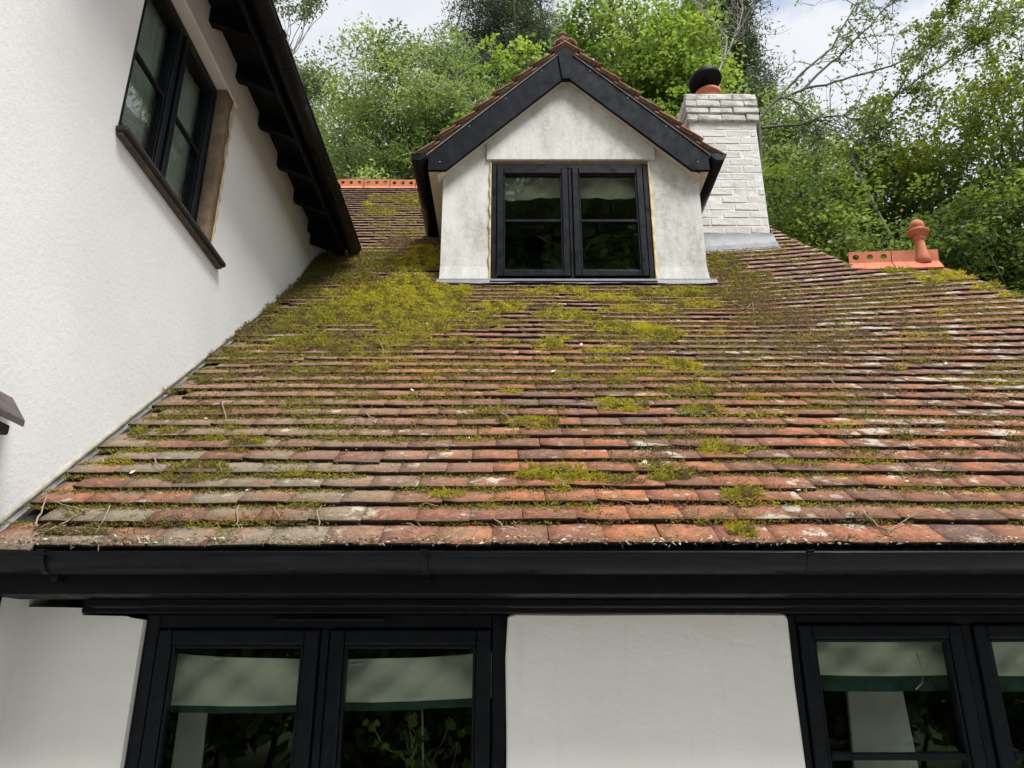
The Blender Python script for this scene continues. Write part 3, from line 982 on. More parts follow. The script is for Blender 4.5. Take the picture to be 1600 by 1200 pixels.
# roof deck of the dormer
RZ = 6.335
for sgn in (-1, 1):
    e = AX + sgn * 1.15
    ze = RZ - 1.15 * sl
    t = 0.03
    pts = [(AX, BY - 0.01, RZ), (e, BY - 0.01, ze), (e, ze + 0.86, ze), (AX, RZ + 0.86, RZ)]
    b = MB()
    b.prism([(p[0], p[1], p[2] - 0.012) for p in pts], (0, 0, -t))
    D(b.build('roof_deck', M['deck']))
    b = MB()   # mortar bed at the verge
    b.prism([(AX, BY - 0.008, RZ - 0.01), (e - sgn * 0.03, BY - 0.008, ze - 0.01 + 0.03 * sl), (e - sgn * 0.03, BY - 0.008, ze - 0.05 + 0.03 * sl), (AX, BY - 0.008, RZ - 0.05)], (0, 0.05, 0))
    D(b.build('mortar_bed', M['mortar']))
# dormer tiles: the verge columns one by one
verge, inner = [], []
r1 = random.Random(11)
for sgn in (-1, 1):
    es = Vector((-sgn * math.cos(R_(43.4)), 0, math.sin(R_(43.4))))
    ex = Vector((0, 1, 0)) * (1 if sgn < 0 else -1)
    ex = Vector((0, -1, 0)) if sgn < 0 else Vector((0, 1, 0))
    en = ex.cross(es)
    if en.z < 0: ex = -ex; en = ex.cross(es)
    e = AX + sgn * 1.165; ze = RZ - 1.165 * sl
    nr = 15
    for n in range(nr):
        s = n * 0.1035
        o0 = Vector((e, 0, ze)) + es * s
        y = BY - 0.025 + 0.082 + (0.04 if n % 2 else 0.0)
        c = 0
        while y < o0.z + 0.9:
            yaw = r1.gauss(0, 0.012); tl = r1.gauss(0, 0.012)
            ex2 = (ex + es * yaw + en * tl).normalized(); en2 = ex2.cross(es).normalized(); es2 = en2.cross(ex2)
            o = Vector((o0.x, y, o0.z)) + en * (0.004 + abs(r1.gauss(0, 0.003))) + es * r1.gauss(0, 0.004)
            Mx = Matrix(((ex2.x, es2.x, en2.x, o.x), (ex2.y, es2.y, en2.y, o.y), (ex2.z, es2.z, en2.z, o.z), (0, 0, 0, 1)))
            (verge if c == 0 else inner).append((Mx, r1.randrange(9)))
            if c == 0:   # undercloak course under the verge tile
                Mu = Mx.copy(); Mu.translation = o - en * 0.020 + es * 0.03 + Vector((0, 0.012, 0))
                verge.append((Mu, r1.randrange(9)))
            c += 1; y += 0.1665
for Mx, k in verge:
    o = bpy.data.objects.new('tile', TME[k]); COL.objects.link(o)
    o.parent = dormer; o.matrix_parent_inverse = Matrix.Translation(-Vector((AX, DY, 4.2))); o.matrix_basis = Mx
jo = join_tiles('inner_tiles', inner, None); D(jo)
# half round ridge tiles of the dormer
y = BY - 0.02
while y < 6.9:
    b = MB()
    pr = [(0.10 * math.cos(math.pi * i / 10), 0.075 * math.sin(math.pi * i / 10)) for i in range(11)] + [(0.086 * math.cos(math.pi * i / 10), 0.061 * math.sin(math.pi * i / 10)) for i in range(10, -1, -1)]
    dz = r1.gauss(0, 0.004)
    b.extrude_profile(pr, (AX, y, RZ - 0.018 + dz), (AX, y + 0.298, RZ - 0.018 + dz), (1, 0, 0), (0, 0, 1), True, True)
    D(b.build('ridge_tile', M['tile']))
    y += 0.302
b = MB(); b.lathe([(0.030, 0), (0.030, 0.10), (0.024, 0.125), (0.034, 0.130), (0.034, 0.15), (0.02, 0.155)], 12, Matrix.Translation((AX - 0.01, BY + 0.10, RZ + 0.055)))
D(b.build('ridge_stub', M['tile']))
# dormer window
dw0, dw1, dz0, dz1 = -0.163, 1.056, 4.195, 5.262
Mw = Matrix.Translation((dw0, DY - 0.004, dz0 + 0.028))
dw = dw1 - dw0; dh = dz1 - dz0 - 0.03
dwin = window('dormer_window', Mw, dw, dh, [(0.045, dw / 2 - 0.012), (dw / 2 + 0.012, dw - 0.045)], 0.045, 0.05, (0.505,), parent=cottage)
b = MB(); b.box(0.0, dw, -0.045, 0.06, -0.030, -0.002, 0.004); so = b.build('sill', M['frame']); so.parent = dwin
# foam squeezed out along the frame
def foam_strip(p0, p1, out, side, w, seed, name='foam_bead', n=26, t=0.012):
    r = np.random.default_rng(seed)
    p0, p1, out, side = (np.array(q, float) for q in (p0, p1, out, side))
    V, F = [], []
    for i in range(n + 1):
        q = p0 + (p1 - p0) * i / n
        ww = w * (0.55 + 0.45 * r.random() + 0.3 * math.sin(i * 1.7))
        V += [q, q + out * t * (0.6 + 0.6 * r.random()), q + side * ww + out * t * 0.5, q + side * ww]
    for i in range(n):
        a, c = 4 * i, 4 * i + 4
        for k in range(3):
            F.append((a + k, a + k + 1, c + k + 1, c + k))
        F.append((a + 3, a, c, c + 3))
    return link(name, np_mesh(name, np.array(V), np.array(F), smooth=True), M['foam'])
D(foam_strip((dw0 + 0.004, DY - 0.004, 4.23), (dw0 + 0.004, DY - 0.004, 5.26), (0, -1, 0), (-1, 0, 0), 0.018, 1))
D(foam_strip((dw1 - 0.004, DY - 0.004, 4.23), (dw1 - 0.004, DY - 0.004, 5.26), (0, -1, 0), (1, 0, 0), 0.022, 2))
# lead apron under the dormer
b = MB()
V, F = [], []
xs = np.linspace(DX0 - 0.02, DX1 + 0.06, 40)
for i, x in enumerate(xs):
    pA = roof_p(x, 3.53) + np.array([0, -0.012, 0.045]); pB = roof_p(x, 3.50 + 0.012 * math.sin(x * 9) + 0.006 * math.sin(x * 31)) + np.array([0, -0.03, 0.030])
    V += [(x, DY - 0.018, 4.25), tuple(pA), tuple(pB)]
for i in range(39):
    a = 3 * i
    F += [(a, a + 1, a + 4, a + 3), (a + 1, a + 2, a + 5, a + 4)]
D(link('lead_apron', np_mesh('lead_apron', np.array(V), np.array(F)), M['lead']))
# dark loft room behind the dormer window
b = MB()
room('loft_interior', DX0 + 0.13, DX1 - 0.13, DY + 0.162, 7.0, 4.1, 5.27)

# ------------------------------------------------------------------ chimney
chim = empty('chimney', (CX0, CY, 4.6)); P(chim)
def H(o):
    o.parent = chim; o.matrix_parent_inverse = Matrix.Translation(-Vector((CX0, CY, 4.6)))
    return o
b = MB(); b.box(CX0 + 0.002, CX1 - 0.002, CY + 0.002, CY + CD - 0.002, 4.3, 6.46); H(b.build('mortar_core', M['mortar_white']))
BL, BH, BD = 0.217, 0.066, 0.104
BRICKS = {}
def brick_me(L, d, cap, k):
    key = (round(L, 3), round(d, 3), cap, k)
    if key not in BRICKS:
        r = random.Random(hash(key) % 1000)
        b = bmesh.new(); bmesh.ops.create_cube(b, size=1)
        for v in b.verts:
            v.co = Vector((v.co.x * L, v.co.y * d, v.co.z * BH)) + Vector((r.gauss(0, 0.0016), r.gauss(0, 0.0016), r.gauss(0, 0.0016))) * (2.2 if cap else 1)
        bmesh.ops.bevel(b, geom=b.edges[:], offset=0.005 if not cap else 0.008, segments=1, affect='EDGES')
        me = bpy.data.meshes.new('brick'); b.to_mesh(me); b.free()
        me.materials.append(M['brick_cap'] if cap else M['brick'])
        BRICKS[key] = me
    return BRICKS[key]
r2 = random.Random(21)
def face_course(x0, x1, y0, y1, z, shift, cap):
    """one course of bricks round the four faces; returns placed bricks"""
    def run(a0, a1, fixed, axis, sgn):
        pos = a0
        first = True
        while pos < a1 - 0.02:
            L = (0.104 if (shift and first) else BL)
            L = min(L, a1 - pos - 0.0)
            if a1 - (pos + L) < 0.04: L = a1 - pos
            c = pos + L / 2
            me = brick_me(L - 0.007, BD, cap, r2.randrange(3))
            o = bpy.data.objects.new('brick', me); COL.objects.link(o)
            jit = r2.gauss(0, 0.0018)
            if axis == 0:
                o.matrix_basis = Matrix.Translation((c, fixed + sgn * (BD / 2) + jit, z + BH / 2)) @ Matrix.Rotation(r2.gauss(0, 0.006), 4, 'Z')
            else:
                o.matrix_basis = Matrix.Translation((fixed + sgn * (BD / 2) + jit, c, z + BH / 2)) @ Matrix.Rotation(R_(90) + r2.gauss(0, 0.006), 4, 'Z')
            H(o)
            pos += L + 0.0; first = False
    run(x0, x1, y0, 0, 1)
    run(y0 + BD + 0.002, y1 - BD - 0.002, x0, 1, 1)
    run(y0 + BD + 0.002, y1 - BD - 0.002, x1, 1, -1)
    run(x0, x1, y1, 0, -1)
z = 4.90; k = 0
while z < 6.20:
    taper = 0.012 * (z - 4.9)
    face_course(CX0, CX1, CY, CY + CD, z, k % 2, False)
    z += 0.0765; k += 1
for kk, ex in enumerate((0.030, 0.036, 0.034, 0.026)):
    face_course(CX0 - ex, CX1 + ex, CY - ex, CY + CD + ex, z, (k + kk) % 2, True)
    z += 0.0765
ztop = z
# flaunching
b = MB(); b.box(CX0 + 0.0, CX1 - 0.0, CY + 0.0, CY + CD, ztop - 0.02, ztop + 0.022, 0.02, seg=2); H(b.build('flaunching', M['brick_cap']))
# flashing at the foot, following the roof
V, F = [], []
for i, x in enumerate(np.linspace(CX0 - 0.03, CX1 + 0.035, 14)):
    f = (x - CX0) / (CX1 - CX0)
    yy = CY - 0.016
    # roof height at this y
    s = 4.2
    for _ in range(20):
        s += (yy - float(roof_p(x, s)[1])) / 0.72
    q = roof_p(x, s - 0.12) + np.array([0, 0, 0.034]); q2 = roof_p(x, s) + np.array([0, 0, 0.04])
    V += [(min(max(x, CX0 - 0.012), CX1 + 0.012), yy, 5.045 + 0.004 * math.sin(x * 40)), (x, yy - 0.004, q2[2] + 0.02), tuple(q2 + np.array([0, -0.02, 0])), tuple(q)]
for i in range(13):
    a = 4 * i
    for k2 in range(3): F.append((a + k2, a + k2 + 1, a + k2 + 5, a + k2 + 4))
H(link('flashing', np_mesh('flashing', np.array(V), np.array(F)), M['lead']))
b = MB()
b.prism([(CX1 + 0.008, CY - 0.014, 4.93), (CX1 + 0.008, CY - 0.014, 5.08), (CX1 + 0.008, CY + CD, 5.72), (CX1 + 0.008, CY + CD, 5.5)], (0.004, 0, 0)); H(b.build('side_flashing', M['lead']))
# pot and cowl
pc = Vector((1.885, CY + 0.28, ztop))
b = MB(); b.lathe([(0.125, -0.02), (0.118, 0.10), (0.108, 0.22), (0.122, 0.225), (0.124, 0.255), (0.10, 0.26)], 20, Matrix.Translation(pc)); H(b.build('chimney_pot', M['terracotta']))
tiltM = Matrix.Translation(pc + Vector((-0.035, -0.04, 0.385))) @ Matrix.Rotation(R_(-16), 4, 'Y') @ Matrix.Rotation(R_(-9), 4, 'X')
b = MB(); b.lathe([(0.150, -0.055), (0.158, -0.052), (0.160, 0.0), (0.150, 0.022), (0.10, 0.04), (0.03, 0.048), (0.004, 0.049)], 28, tiltM)
cow = H(b.build('cowl_cap', M['beam']))
for a in (30, 150, 270):
    q = pc + Vector((0.085 * math.cos(R_(a)), 0.085 * math.sin(R_(a)), 0.24))
    b = MB(); b.tube([q, q + Vector((-0.02, 0, 0.12))], 0.006); H(b.build('cowl_leg', M['beam']))

# ------------------------------------------------------------------ left wing
wing = empty('cottage_wing', (X_WALL, 3.0, 0))
tag(wing, 'taller white roughcast wing on the left with casement window under dark eaves', 'house')
def Wg(o):
    o.parent = wing; o.matrix_parent_inverse = Matrix.Translation(-wing.location)
    return o
wy0, wy1, wz0, wz1 = 2.535, 3.535, 3.615, 4.60     # opening
XW = X_WALL
def slab(y0, y1, z0, z1):
    return [(XW, y0, z0), (XW, y1, z0), (XW, y1, z1), (XW, y0, z1)]
b = MB()
bm = b.bm
def wall_grid():
    ys = [1.52, wy0, wy1, 5.75]; zs = [-0.05, wz0, wz1, 4.93]
    g = [[bm.verts.new((XW, y, z)) for z in zs] for y in ys]
    g2 = [[bm.verts.new((XW - 0.24, y, z)) for z in zs] for y in ys]
    for i in range(3):
        for j in range(3):
            if i == 1 and j == 1: continue
            bm.faces.new((g[i][j], g[i + 1][j], g[i + 1][j + 1], g[i][j + 1]))
            bm.faces.new((g2[i][j], g2[i][j + 1], g2[i + 1][j + 1], g2[i + 1][j]))
    for (a, c) in (((1, 1), (2, 1)), ((2, 1), (2, 2)), ((2, 2), (1, 2)), ((1, 2), (1, 1))):
        bm.faces.new((g[a[0]][a[1]], g[c[0]][c[1]], g2[c[0]][c[1]], g2[a[0]][a[1]]))
wall_grid()
b.box(-5.5, XW - 0.241, 1.52, 1.76, -0.05, 4.93)
Wg(b.build('wall', M['roughcast']))
# window: local x -> +Y, local -y (outwards) -> +X
Mw = Matrix.Translation((XW - 0.055, wy0 + 0.004, wz0 + 0.02)) @ Matrix.Rotation(R_(90), 4, 'Z')
ww, wh = 0.90, wz1 - wz0 - 0.022
wwin = window('window', Mw, ww, wh, [(0.040, ww / 2 - 0.012), (ww / 2 + 0.012, ww - 0.040)], 0.040, 0.042, (0.48,), parent=wing)
b = MB(); b.box(wy0 - 0.02, 3.66, -0.060 - 0.0, 0.06, -0.042, -0.004, 0.006, Matrix.Translation((0, 0, 0)))
# sill in world coordinates
b2 = MB(); b2.box(XW - 0.05, XW + 0.045, wy0 - 0.012, 3.655, wz0 - 0.016, wz0 + 0.012, 0.006); Wg(b2.build('window_sill', M['wood_dark']))
b2 = MB(); b2.box(XW - 0.045, XW + 0.030, wy0 - 0.004, 3.645, wz0 - 0.029, wz0 - 0.0175, 0.003); Wg(b2.build('sill_underside', M['wood_grey']))
# brown filler strip between frame and render with foam along its ragged edge
r3 = np.random.default_rng(9)
V, F = [], []
NN = 30
for i in range(NN + 1):
    zz = wz0 + 0.016 + (wz1 - 0.02 - wz0) * i / NN
    wdt = 0.075 + 0.012 * math.sin(i * 0.9) + r3.normal(0, 0.004)
    V += [(XW - 0.05, 3.438, zz), (XW + 0.002, 3.442, zz), (XW + 0.003, 3.450 + wdt, zz), (XW - 0.03, 3.455 + wdt, zz)]
for i in range(NN):
    a = 4 * i
    for k2 in range(3): F.append((a + k2, a + k2 + 1, a + k2 + 5, a + k2 + 4))
Wg(link('reveal_filler', np_mesh('reveal_filler', np.array(V), np.array(F)), M['wood_raw']))
Wg(foam_strip((XW + 0.001, 3.522, wz0 + 0.02), (XW + 0.001, 3.545, wz1 - 0.03), (1, 0, 0), (0, 1, 0), 0.03, 5, n=34, t=0.006))
Wg(foam_strip((XW - 0.02, wy0 + 0.012, wz0 + 0.02), (XW - 0.02, wy0 + 0.012, wz1 - 0.03), (1, 0, 0), (0, -1, 0), 0.014, 6, n=34, t=0.006))
b = MB(); b.box(XW - 0.05, XW + 0.008, wy0 - 0.01, 3.60, wz1 + 0.0015, wz1 + 0.03, 0.004); Wg(b.build('window_lintel', M['roughcast']))
# room behind
b = bmesh.new(); bmesh.ops.create_cube(b, size=1)
for v in b.verts:
    v.co = Vector((-3.0 + v.co.x * 2.3, 3.5 + v.co.y * 3.0, 4.0 + v.co.z * 2.4))
bmesh.ops.delete(b, geom=[f for f in b.faces if f.normal.x > 0.5], context='FACES')
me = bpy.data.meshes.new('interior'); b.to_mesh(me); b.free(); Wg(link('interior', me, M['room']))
# pale curtains close behind the panes
for ya, yb, seed, lab in ((wy0 + 0.05, wy0 + 0.44, 1, 'pale net curtain behind near half of the wing window'), (wy0 + 0.50, wy0 + 0.86, 2, 'pale net curtain behind far half of the wing window')):
    V, F = [], []
    n = 40
    for i in range(n + 1):
        y = ya + (yb - ya) * i / n
        dx = 0.014 * math.sin(i * 1.3 + seed) + 0.006 * math.sin(i * 2.9)
        for z2 in (wz0 + 0.05, wz0 + 0.45, wz1 - 0.04):
            V += [(XW - 0.125 + dx * 0.6, y, z2), (XW - 0.129 + dx * 0.6, y, z2)]
    for i in range(n):
        for j in range(2):
            a = 6 * i + 2 * j
            F += [(a, a + 6, a + 8, a + 2), (a + 1, a + 3, a + 9, a + 7)]
    tag(link('net_curtain', np_mesh('net_curtain', np.array(V), np.array(F), smooth=True), M['net']), lab, 'curtain', 'net curtains in the wing window')
# eaves
EX, EZW, YE = -1.315, 4.60, 5.25
for k in range(-6, 7):
    y = 2.72 + 0.41 * k
    if y > YE - 0.05 or y < 1.7: continue
    b = MB()
    b.prism([(XW - 0.05, y - 0.026, 4.86), (XW - 0.05, y - 0.026, 4.772), (EX, y - 0.026, 4.635), (EX, y - 0.026, 4.73)], (0, 0.052, 0), 0.003)
    Wg(b.build('rafter_foot', M['beam']))
b = MB(); b.prism([(XW - 0.05, 1.6, 4.862), (EX, 1.6, 4.732), (EX, 1.6, 4.75), (XW - 0.05, 1.6, 4.88)], (0, YE - 1.6, 0)); Wg(b.build('soffit_board', M['beam']))
b = MB(); b.box(EX + 0.001, EX + 0.022, 1.6, YE, 4.585, 4.745, 0.003); Wg(b.build('fascia_board', M['beam']))
b = MB(); b.prism([(XW - 0.02, YE + 0.001, 4.86), (XW - 0.02, YE + 0.001, 4.70), (EX + 0.022, YE + 0.001, 4.585), (EX + 0.022, YE + 0.001, 4.745)], (0, 0.02, 0)); Wg(b.build('eaves_end', M['beam']))
gx = EX + 0.024 + 0.058
b = MB()
b.extrude_profile(half_round(0.056), (gx, 1.6, 4.665), (gx, YE, 4.655), (-1, 0, 0), (0, 0, 1), True, True)
b.extrude_profile([(0.058 * math.cos(math.pi + math.pi * i / 14), 0.058 * math.sin(math.pi + math.pi * i / 14)) for i in range(15)], (gx, YE, 4.656), (gx, YE + 0.012, 4.656), (1, 0, 0), (0, 0, 1), False, True)
wg = Wg(b.build('gutter', M['gutter']))
for y in (2.15, 3.08, 4.42):
    b = MB()
    b.extrude_profile([(p * 1.09, q * 1.09) for p, q in half_round(0.056)], (gx, y, 4.664), (gx, y + 0.05, 4.664), (-1, 0, 0), (0, 0, 1), False, True)
    Wg(b.build('gutter_joint', M['gutter']))
# wing roof
V = []; F = []
b = MB()
b.prism([(-1.24, 1.55, 4.752), (-3.6, 1.55, 7.11), (-3.6, 7.94, 7.11), (-1.24, 5.58, 4.752)], (-0.02, 0, 0.03)); Wg(b.build('roof', M['tile']))
# mortar fillet where the roof meets the wall
V, F = [], []
for i in range(61):
    s_ = 0.0 + 4.3 * i / 60
    p_ = roof_p(XW, s_)
    j1 = 0.004 * math.sin(i * 2.3)
    V += [(XW + 0.001, p_[1], p_[2] + 0.046 + j1), (XW + 0.004, p_[1], p_[2] + 0.044 + j1), (XW + 0.012 + j1 * 0.5, p_[1] - 0.006, p_[2] + 0.030), (XW + 0.001, p_[1], p_[2] + 0.01)]
for i in range(60):
    a = 4 * i
    for k2 in range(3): F.append((a + k2, a + k2 + 1, a + k2 + 5, a + k2 + 4))
Wg(link('mortar_fillet', np_mesh('mortar_fillet', np.array(V), np.array(F)), M['mortar']))
# timber hood at the near end of the wall
b = MB(); b.prism([(XW, 1.76, 2.395), (XW, 2.30, 2.395), (-1.452, 2.19, 2.285), (-1.452, 1.76, 2.285), ], (0, 0, -0.022), 0.003); Wg(b.build('hood_board', M['wood_grey']))
b = MB(); b.box(XW, -1.475, 1.76, 2.165, 2.232, 2.262, 0.004); Wg(b.build('hood_rail', M['wood_dark']))
# black post where the wing meets the front wall
b = MB(); b.tube([(XW + 0.0, 2.40, -0.05), (XW + 0.0, 2.40, 1.0), (XW + 0.0, 2.40, 1.80)], 0.034, 14); Wg(b.build('downpipe', M['gutter']))

# ------------------------------------------------------------------ things behind the glass
def blind(name, label, x0, x1, y, ztop0, ztop1, zbot0, zbot1, band, seed, loc_z=1.0, fold=0.011):
    r = np.random.default_rng(seed)
    nx, nz = 26, 10
    V, F = [], []
    ph = r.uniform(0, 6, 4)
    def pt(u, v, th=0.0):
        x = x0 + (x1 - x0) * u
        zt = ztop0 + (ztop1 - ztop0) * u + 0.004 * math.sin(5 * u + ph[0])
        zb = zbot0 + (zbot1 - zbot0) * u - 0.005 * math.sin(math.pi * u)
        z = zb + (zt - zb) * v
        yy = y + fold * math.sin(9 * u + 5 * v + ph[1]) + fold * 0.6 * math.sin(23 * u - 7 * v + ph[2]) + 0.012 * (1 - v) * math.sin(3 * u + ph[3])
        return (x, yy + th, z)
    for th in (0.0, 0.004):
        for j in range(nz + 1):
            for i in range(nx + 1):
                V.append(pt(i / nx, j / nz, th))
    N = (nx + 1) * (nz + 1)
    for j in range(nz):
        for i in range(nx):
            a = j * (nx + 1) + i
            F.append((a, a + 1, a + nx + 2, a + nx + 1)); F.append((N + a, N + a + nx + 1, N + a + nx + 2, N + a + 1))
    for i in range(nx):
        F.append((i + 1, i, N + i, N + i + 1))
    root = empty(name, ((x0 + x1) / 2, y, zbot0))
    o = link('cloth', np_mesh('cloth', np.array(V), np.array(F), smooth=True), M['cream']); o.parent = root; o.matrix_parent_inverse = Matrix.Translation(-root.location)
    if band > 0:
        V2, F2 = [], []
        for th in (0.001, 0.006):
            for i in range(nx + 1):
                p = pt(i / nx, 0, th); V2 += [(p[0], p[1], p[2] + 0.001), (p[0], p[1], p[2] - band)]
        N2 = 2 * (nx + 1)
        for i in range(nx):
            a = 2 * i
            F2 += [(a, a + 1, a + 3, a + 2), (N2 + a, N2 + a + 2, N2 + a + 3, N2 + a + 1), (a + 1, N2 + a + 1, N2 + a + 3, a + 3)]
        o = link('hem_band', np_mesh('hem_band', np.array(V2), np.array(F2), smooth=True), M['greencloth']); o.parent = root; o.matrix_parent_inverse = Matrix.Translation(-root.location)
    q = MB(); q.tube([(x0, y + 0.02, ztop0 - 0.012), (x1, y + 0.02, ztop1 - 0.012)], 0.008, 8)
    o = q.build('blind_rail', M['boardwhite']); o.parent = root; o.matrix_parent_inverse = Matrix.Translation(-root.location)
    tag(root, label, 'blind', 'cream blinds behind the windows')
    return root
blind('roman_blind', 'cream cloth blind drooping behind left pane of the left ground floor window', -1.16, -0.66, 2.725, 1.640, 1.612, 1.478, 1.478, 0.022, 1)
blind('roman_blind', 'cream creased blind rising to the right, in pane beside white plaster panel', -0.60, -0.06, 2.725, 1.612, 1.640, 1.484, 1.502, 0.026, 2)
blind('roman_blind', 'cream blind with dark green hem band in ground floor window right of plaster panel', 0.93, 1.50, 2.725, 1.70, 1.70, 1.572, 1.570, 0.048, 3)
blind('roman_blind', 'cream blind with green hem cut by the right edge of the photo', 1.52, 2.06, 2.725, 1.70, 1.70, 1.568, 1.574, 0.048, 4)
blind('roman_blind', 'cream blind rolled to the top behind left half of dormer window', -0.13, 0.42, 5.14, 5.235, 5.235, 5.02, 5.025, 0.0, 5)
blind('roman_blind', 'cream blind rolled to the top behind right half of dormer window', 0.46, 1.02, 5.14, 5.235, 5.235, 5.03, 5.02, 0.0, 6)
q = MB(); q.tube([(1.345, 2.706, 1.64), (1.352, 2.70, 1.57), (1.345, 2.70, 1.545), (1.32, 2.70, 1.525)], 0.0022, 6)
tag(q.build('blind_cord', M['cream']), 'white pull cord hanging in front of the green hemmed blind', 'cord')
# boards added in the room to stand in for pale reflections in the glass
def leaning(name, label, pts, depth, cat):
    q = MB(); q.prism(pts, depth, 0.003)
    return tag(q.build(name, M['boardwhite']), label, cat)
leaning('reflection_board', 'broad off-white board standing in for a reflection in the right ground floor window', [(1.14, 3.0, 0.02), (1.47, 2.95, 0.02), (1.44, 3.05, 1.56), (1.26, 3.1, 1.56)], (0.0, 0.02, 0.0), 'board')
leaning('reflection_board', 'narrow grey-white reflection stand-in inside right ground floor window, beside its left jamb', [(1.0, 3.15, 0.02), (1.14, 3.1, 0.02), (1.08, 3.2, 1.58), (1.04, 3.22, 1.58)], (0.0, 0.02, 0.0), 'board')
leaning('reflection_board', 'pale board standing in for a reflection behind left pane, beside the cottage corner', [(-1.20, 3.0, 0.02), (-1.08, 3.0, 0.02), (-1.10, 3.0, 1.47), (-1.20, 3.0, 1.47)], (0.0, 0.02, 0.0), 'board')

# ivy in a pot on the inner sill with a cane
M['ivyleaf'] = mk_tone('ivy_leaf', [(0.0, (0.06, 0.10, 0.02)), (1.0, (0.12, 0.17, 0.04))], 0.5, 0.3)
def ivy():
    root = empty('ivy_plant', (-0.26, 2.80, ZS))
    off = Matrix.Translation(-root.location)
    q = MB(); q.lathe([(0.06, 0.0), (0.085, 0.13), (0.09, 0.13), (0.09, 0.15), (0.075, 0.15), (0.07, 0.12)], 18, Matrix.Translation(root.location)); o = q.build('pot', M['terracotta']); o.parent = root; o.matrix_parent_inverse = off
    q = MB(); q.box(-0.42, -0.06, 2.70, 2.92, ZS - 0.03, ZS - 0.001)
    P(q.build('inner_sill', M['boardwhite']))
    q = MB(); q.tube([(-0.285, 2.80, ZS + 0.1), (-0.292, 2.79, 1.30), (-0.300, 2.78, 1.475)], 0.0035, 8)
    o = q.build('cane', M['cane']); o.parent = root; o.matrix_parent_inverse = off
    lob = [(0, 0), (0.35, -0.15), (0.55, 0.15), (0.42, 0.35), (0.6, 0.62), (0.25, 0.6), (0.0, 1.0), (-0.25, 0.6), (-0.6, 0.62), (-0.42, 0.35), (-0.55, 0.15), (-0.35, -0.15)]
    V = np.array([(0, 0.4, -0.05)] + [(x, y, 0.10 * abs(x)) for x, y in lob]); V = np.concatenate([V, V - np.array([0, 0, 0.02])])
    F = [(0, 1 + i, 1 + (i + 1) % 12) for i in range(12)] + [(13, 14 + (i + 1) % 12, 14 + i) for i in range(12)]
    mes = []
    for k in range(4):
        me = np_mesh('leaf', V, np.array(F), {'tone': np.full(len(V), k / 3.0)}); me.materials.append(M['ivyleaf']); mes.append(me)
    r = random.Random(4)
    stems = MB()
    for s in range(9):
        p = Vector((-0.27 + r.uniform(-0.03, 0.03), 2.80 + r.uniform(-0.03, 0.02), ZS + 0.14))
        d = Vector((r.uniform(-0.5, 0.7), r.uniform(-0.5, 0.1), 1.6)).normalized()
        pts = [p.copy()]
        n = r.randint(6, 9)
        for i in range(n):
            d = (d + Vector((r.gauss(0, 0.25), r.gauss(0, 0.12), r.gauss(0, 0.12)))).normalized()
            p = p + d * 0.055
            p.y = min(max(p.y, 2.745), 2.86)
            if p.z > 1.43: break
            pts.append(p.copy())
            for _ in range(2):
                sc = r.uniform(0.022, 0.04)
                R3 = Matrix.Rotation(r.uniform(0, 6.28), 4, 'Z') @ Matrix.Rotation(r.uniform(0.6, 1.5), 4, 'X') @ Matrix.Rotation(r.uniform(-0.5, 0.5), 4, 'Y')
                o = bpy.data.objects.new('leaf', mes[r.randrange(4)]); COL.objects.link(o); o.parent = root; o.matrix_parent_inverse = off
                o.matrix_basis = Matrix.Translation(p + Vector((r.gauss(0, 0.014), r.gauss(0, 0.01), r.gauss(0, 0.01)))) @ R3 @ Matrix.Diagonal((sc, sc, sc, 1))
        if len(pts) > 1: stems.tube(pts, 0.0022, 5)
    o = stems.build('stem', M['twig']); o.parent = root; o.matrix_parent_inverse = off
    tag(root, 'bright green ivy trained up a cane behind the left ground floor window', 'plant')
ivy()

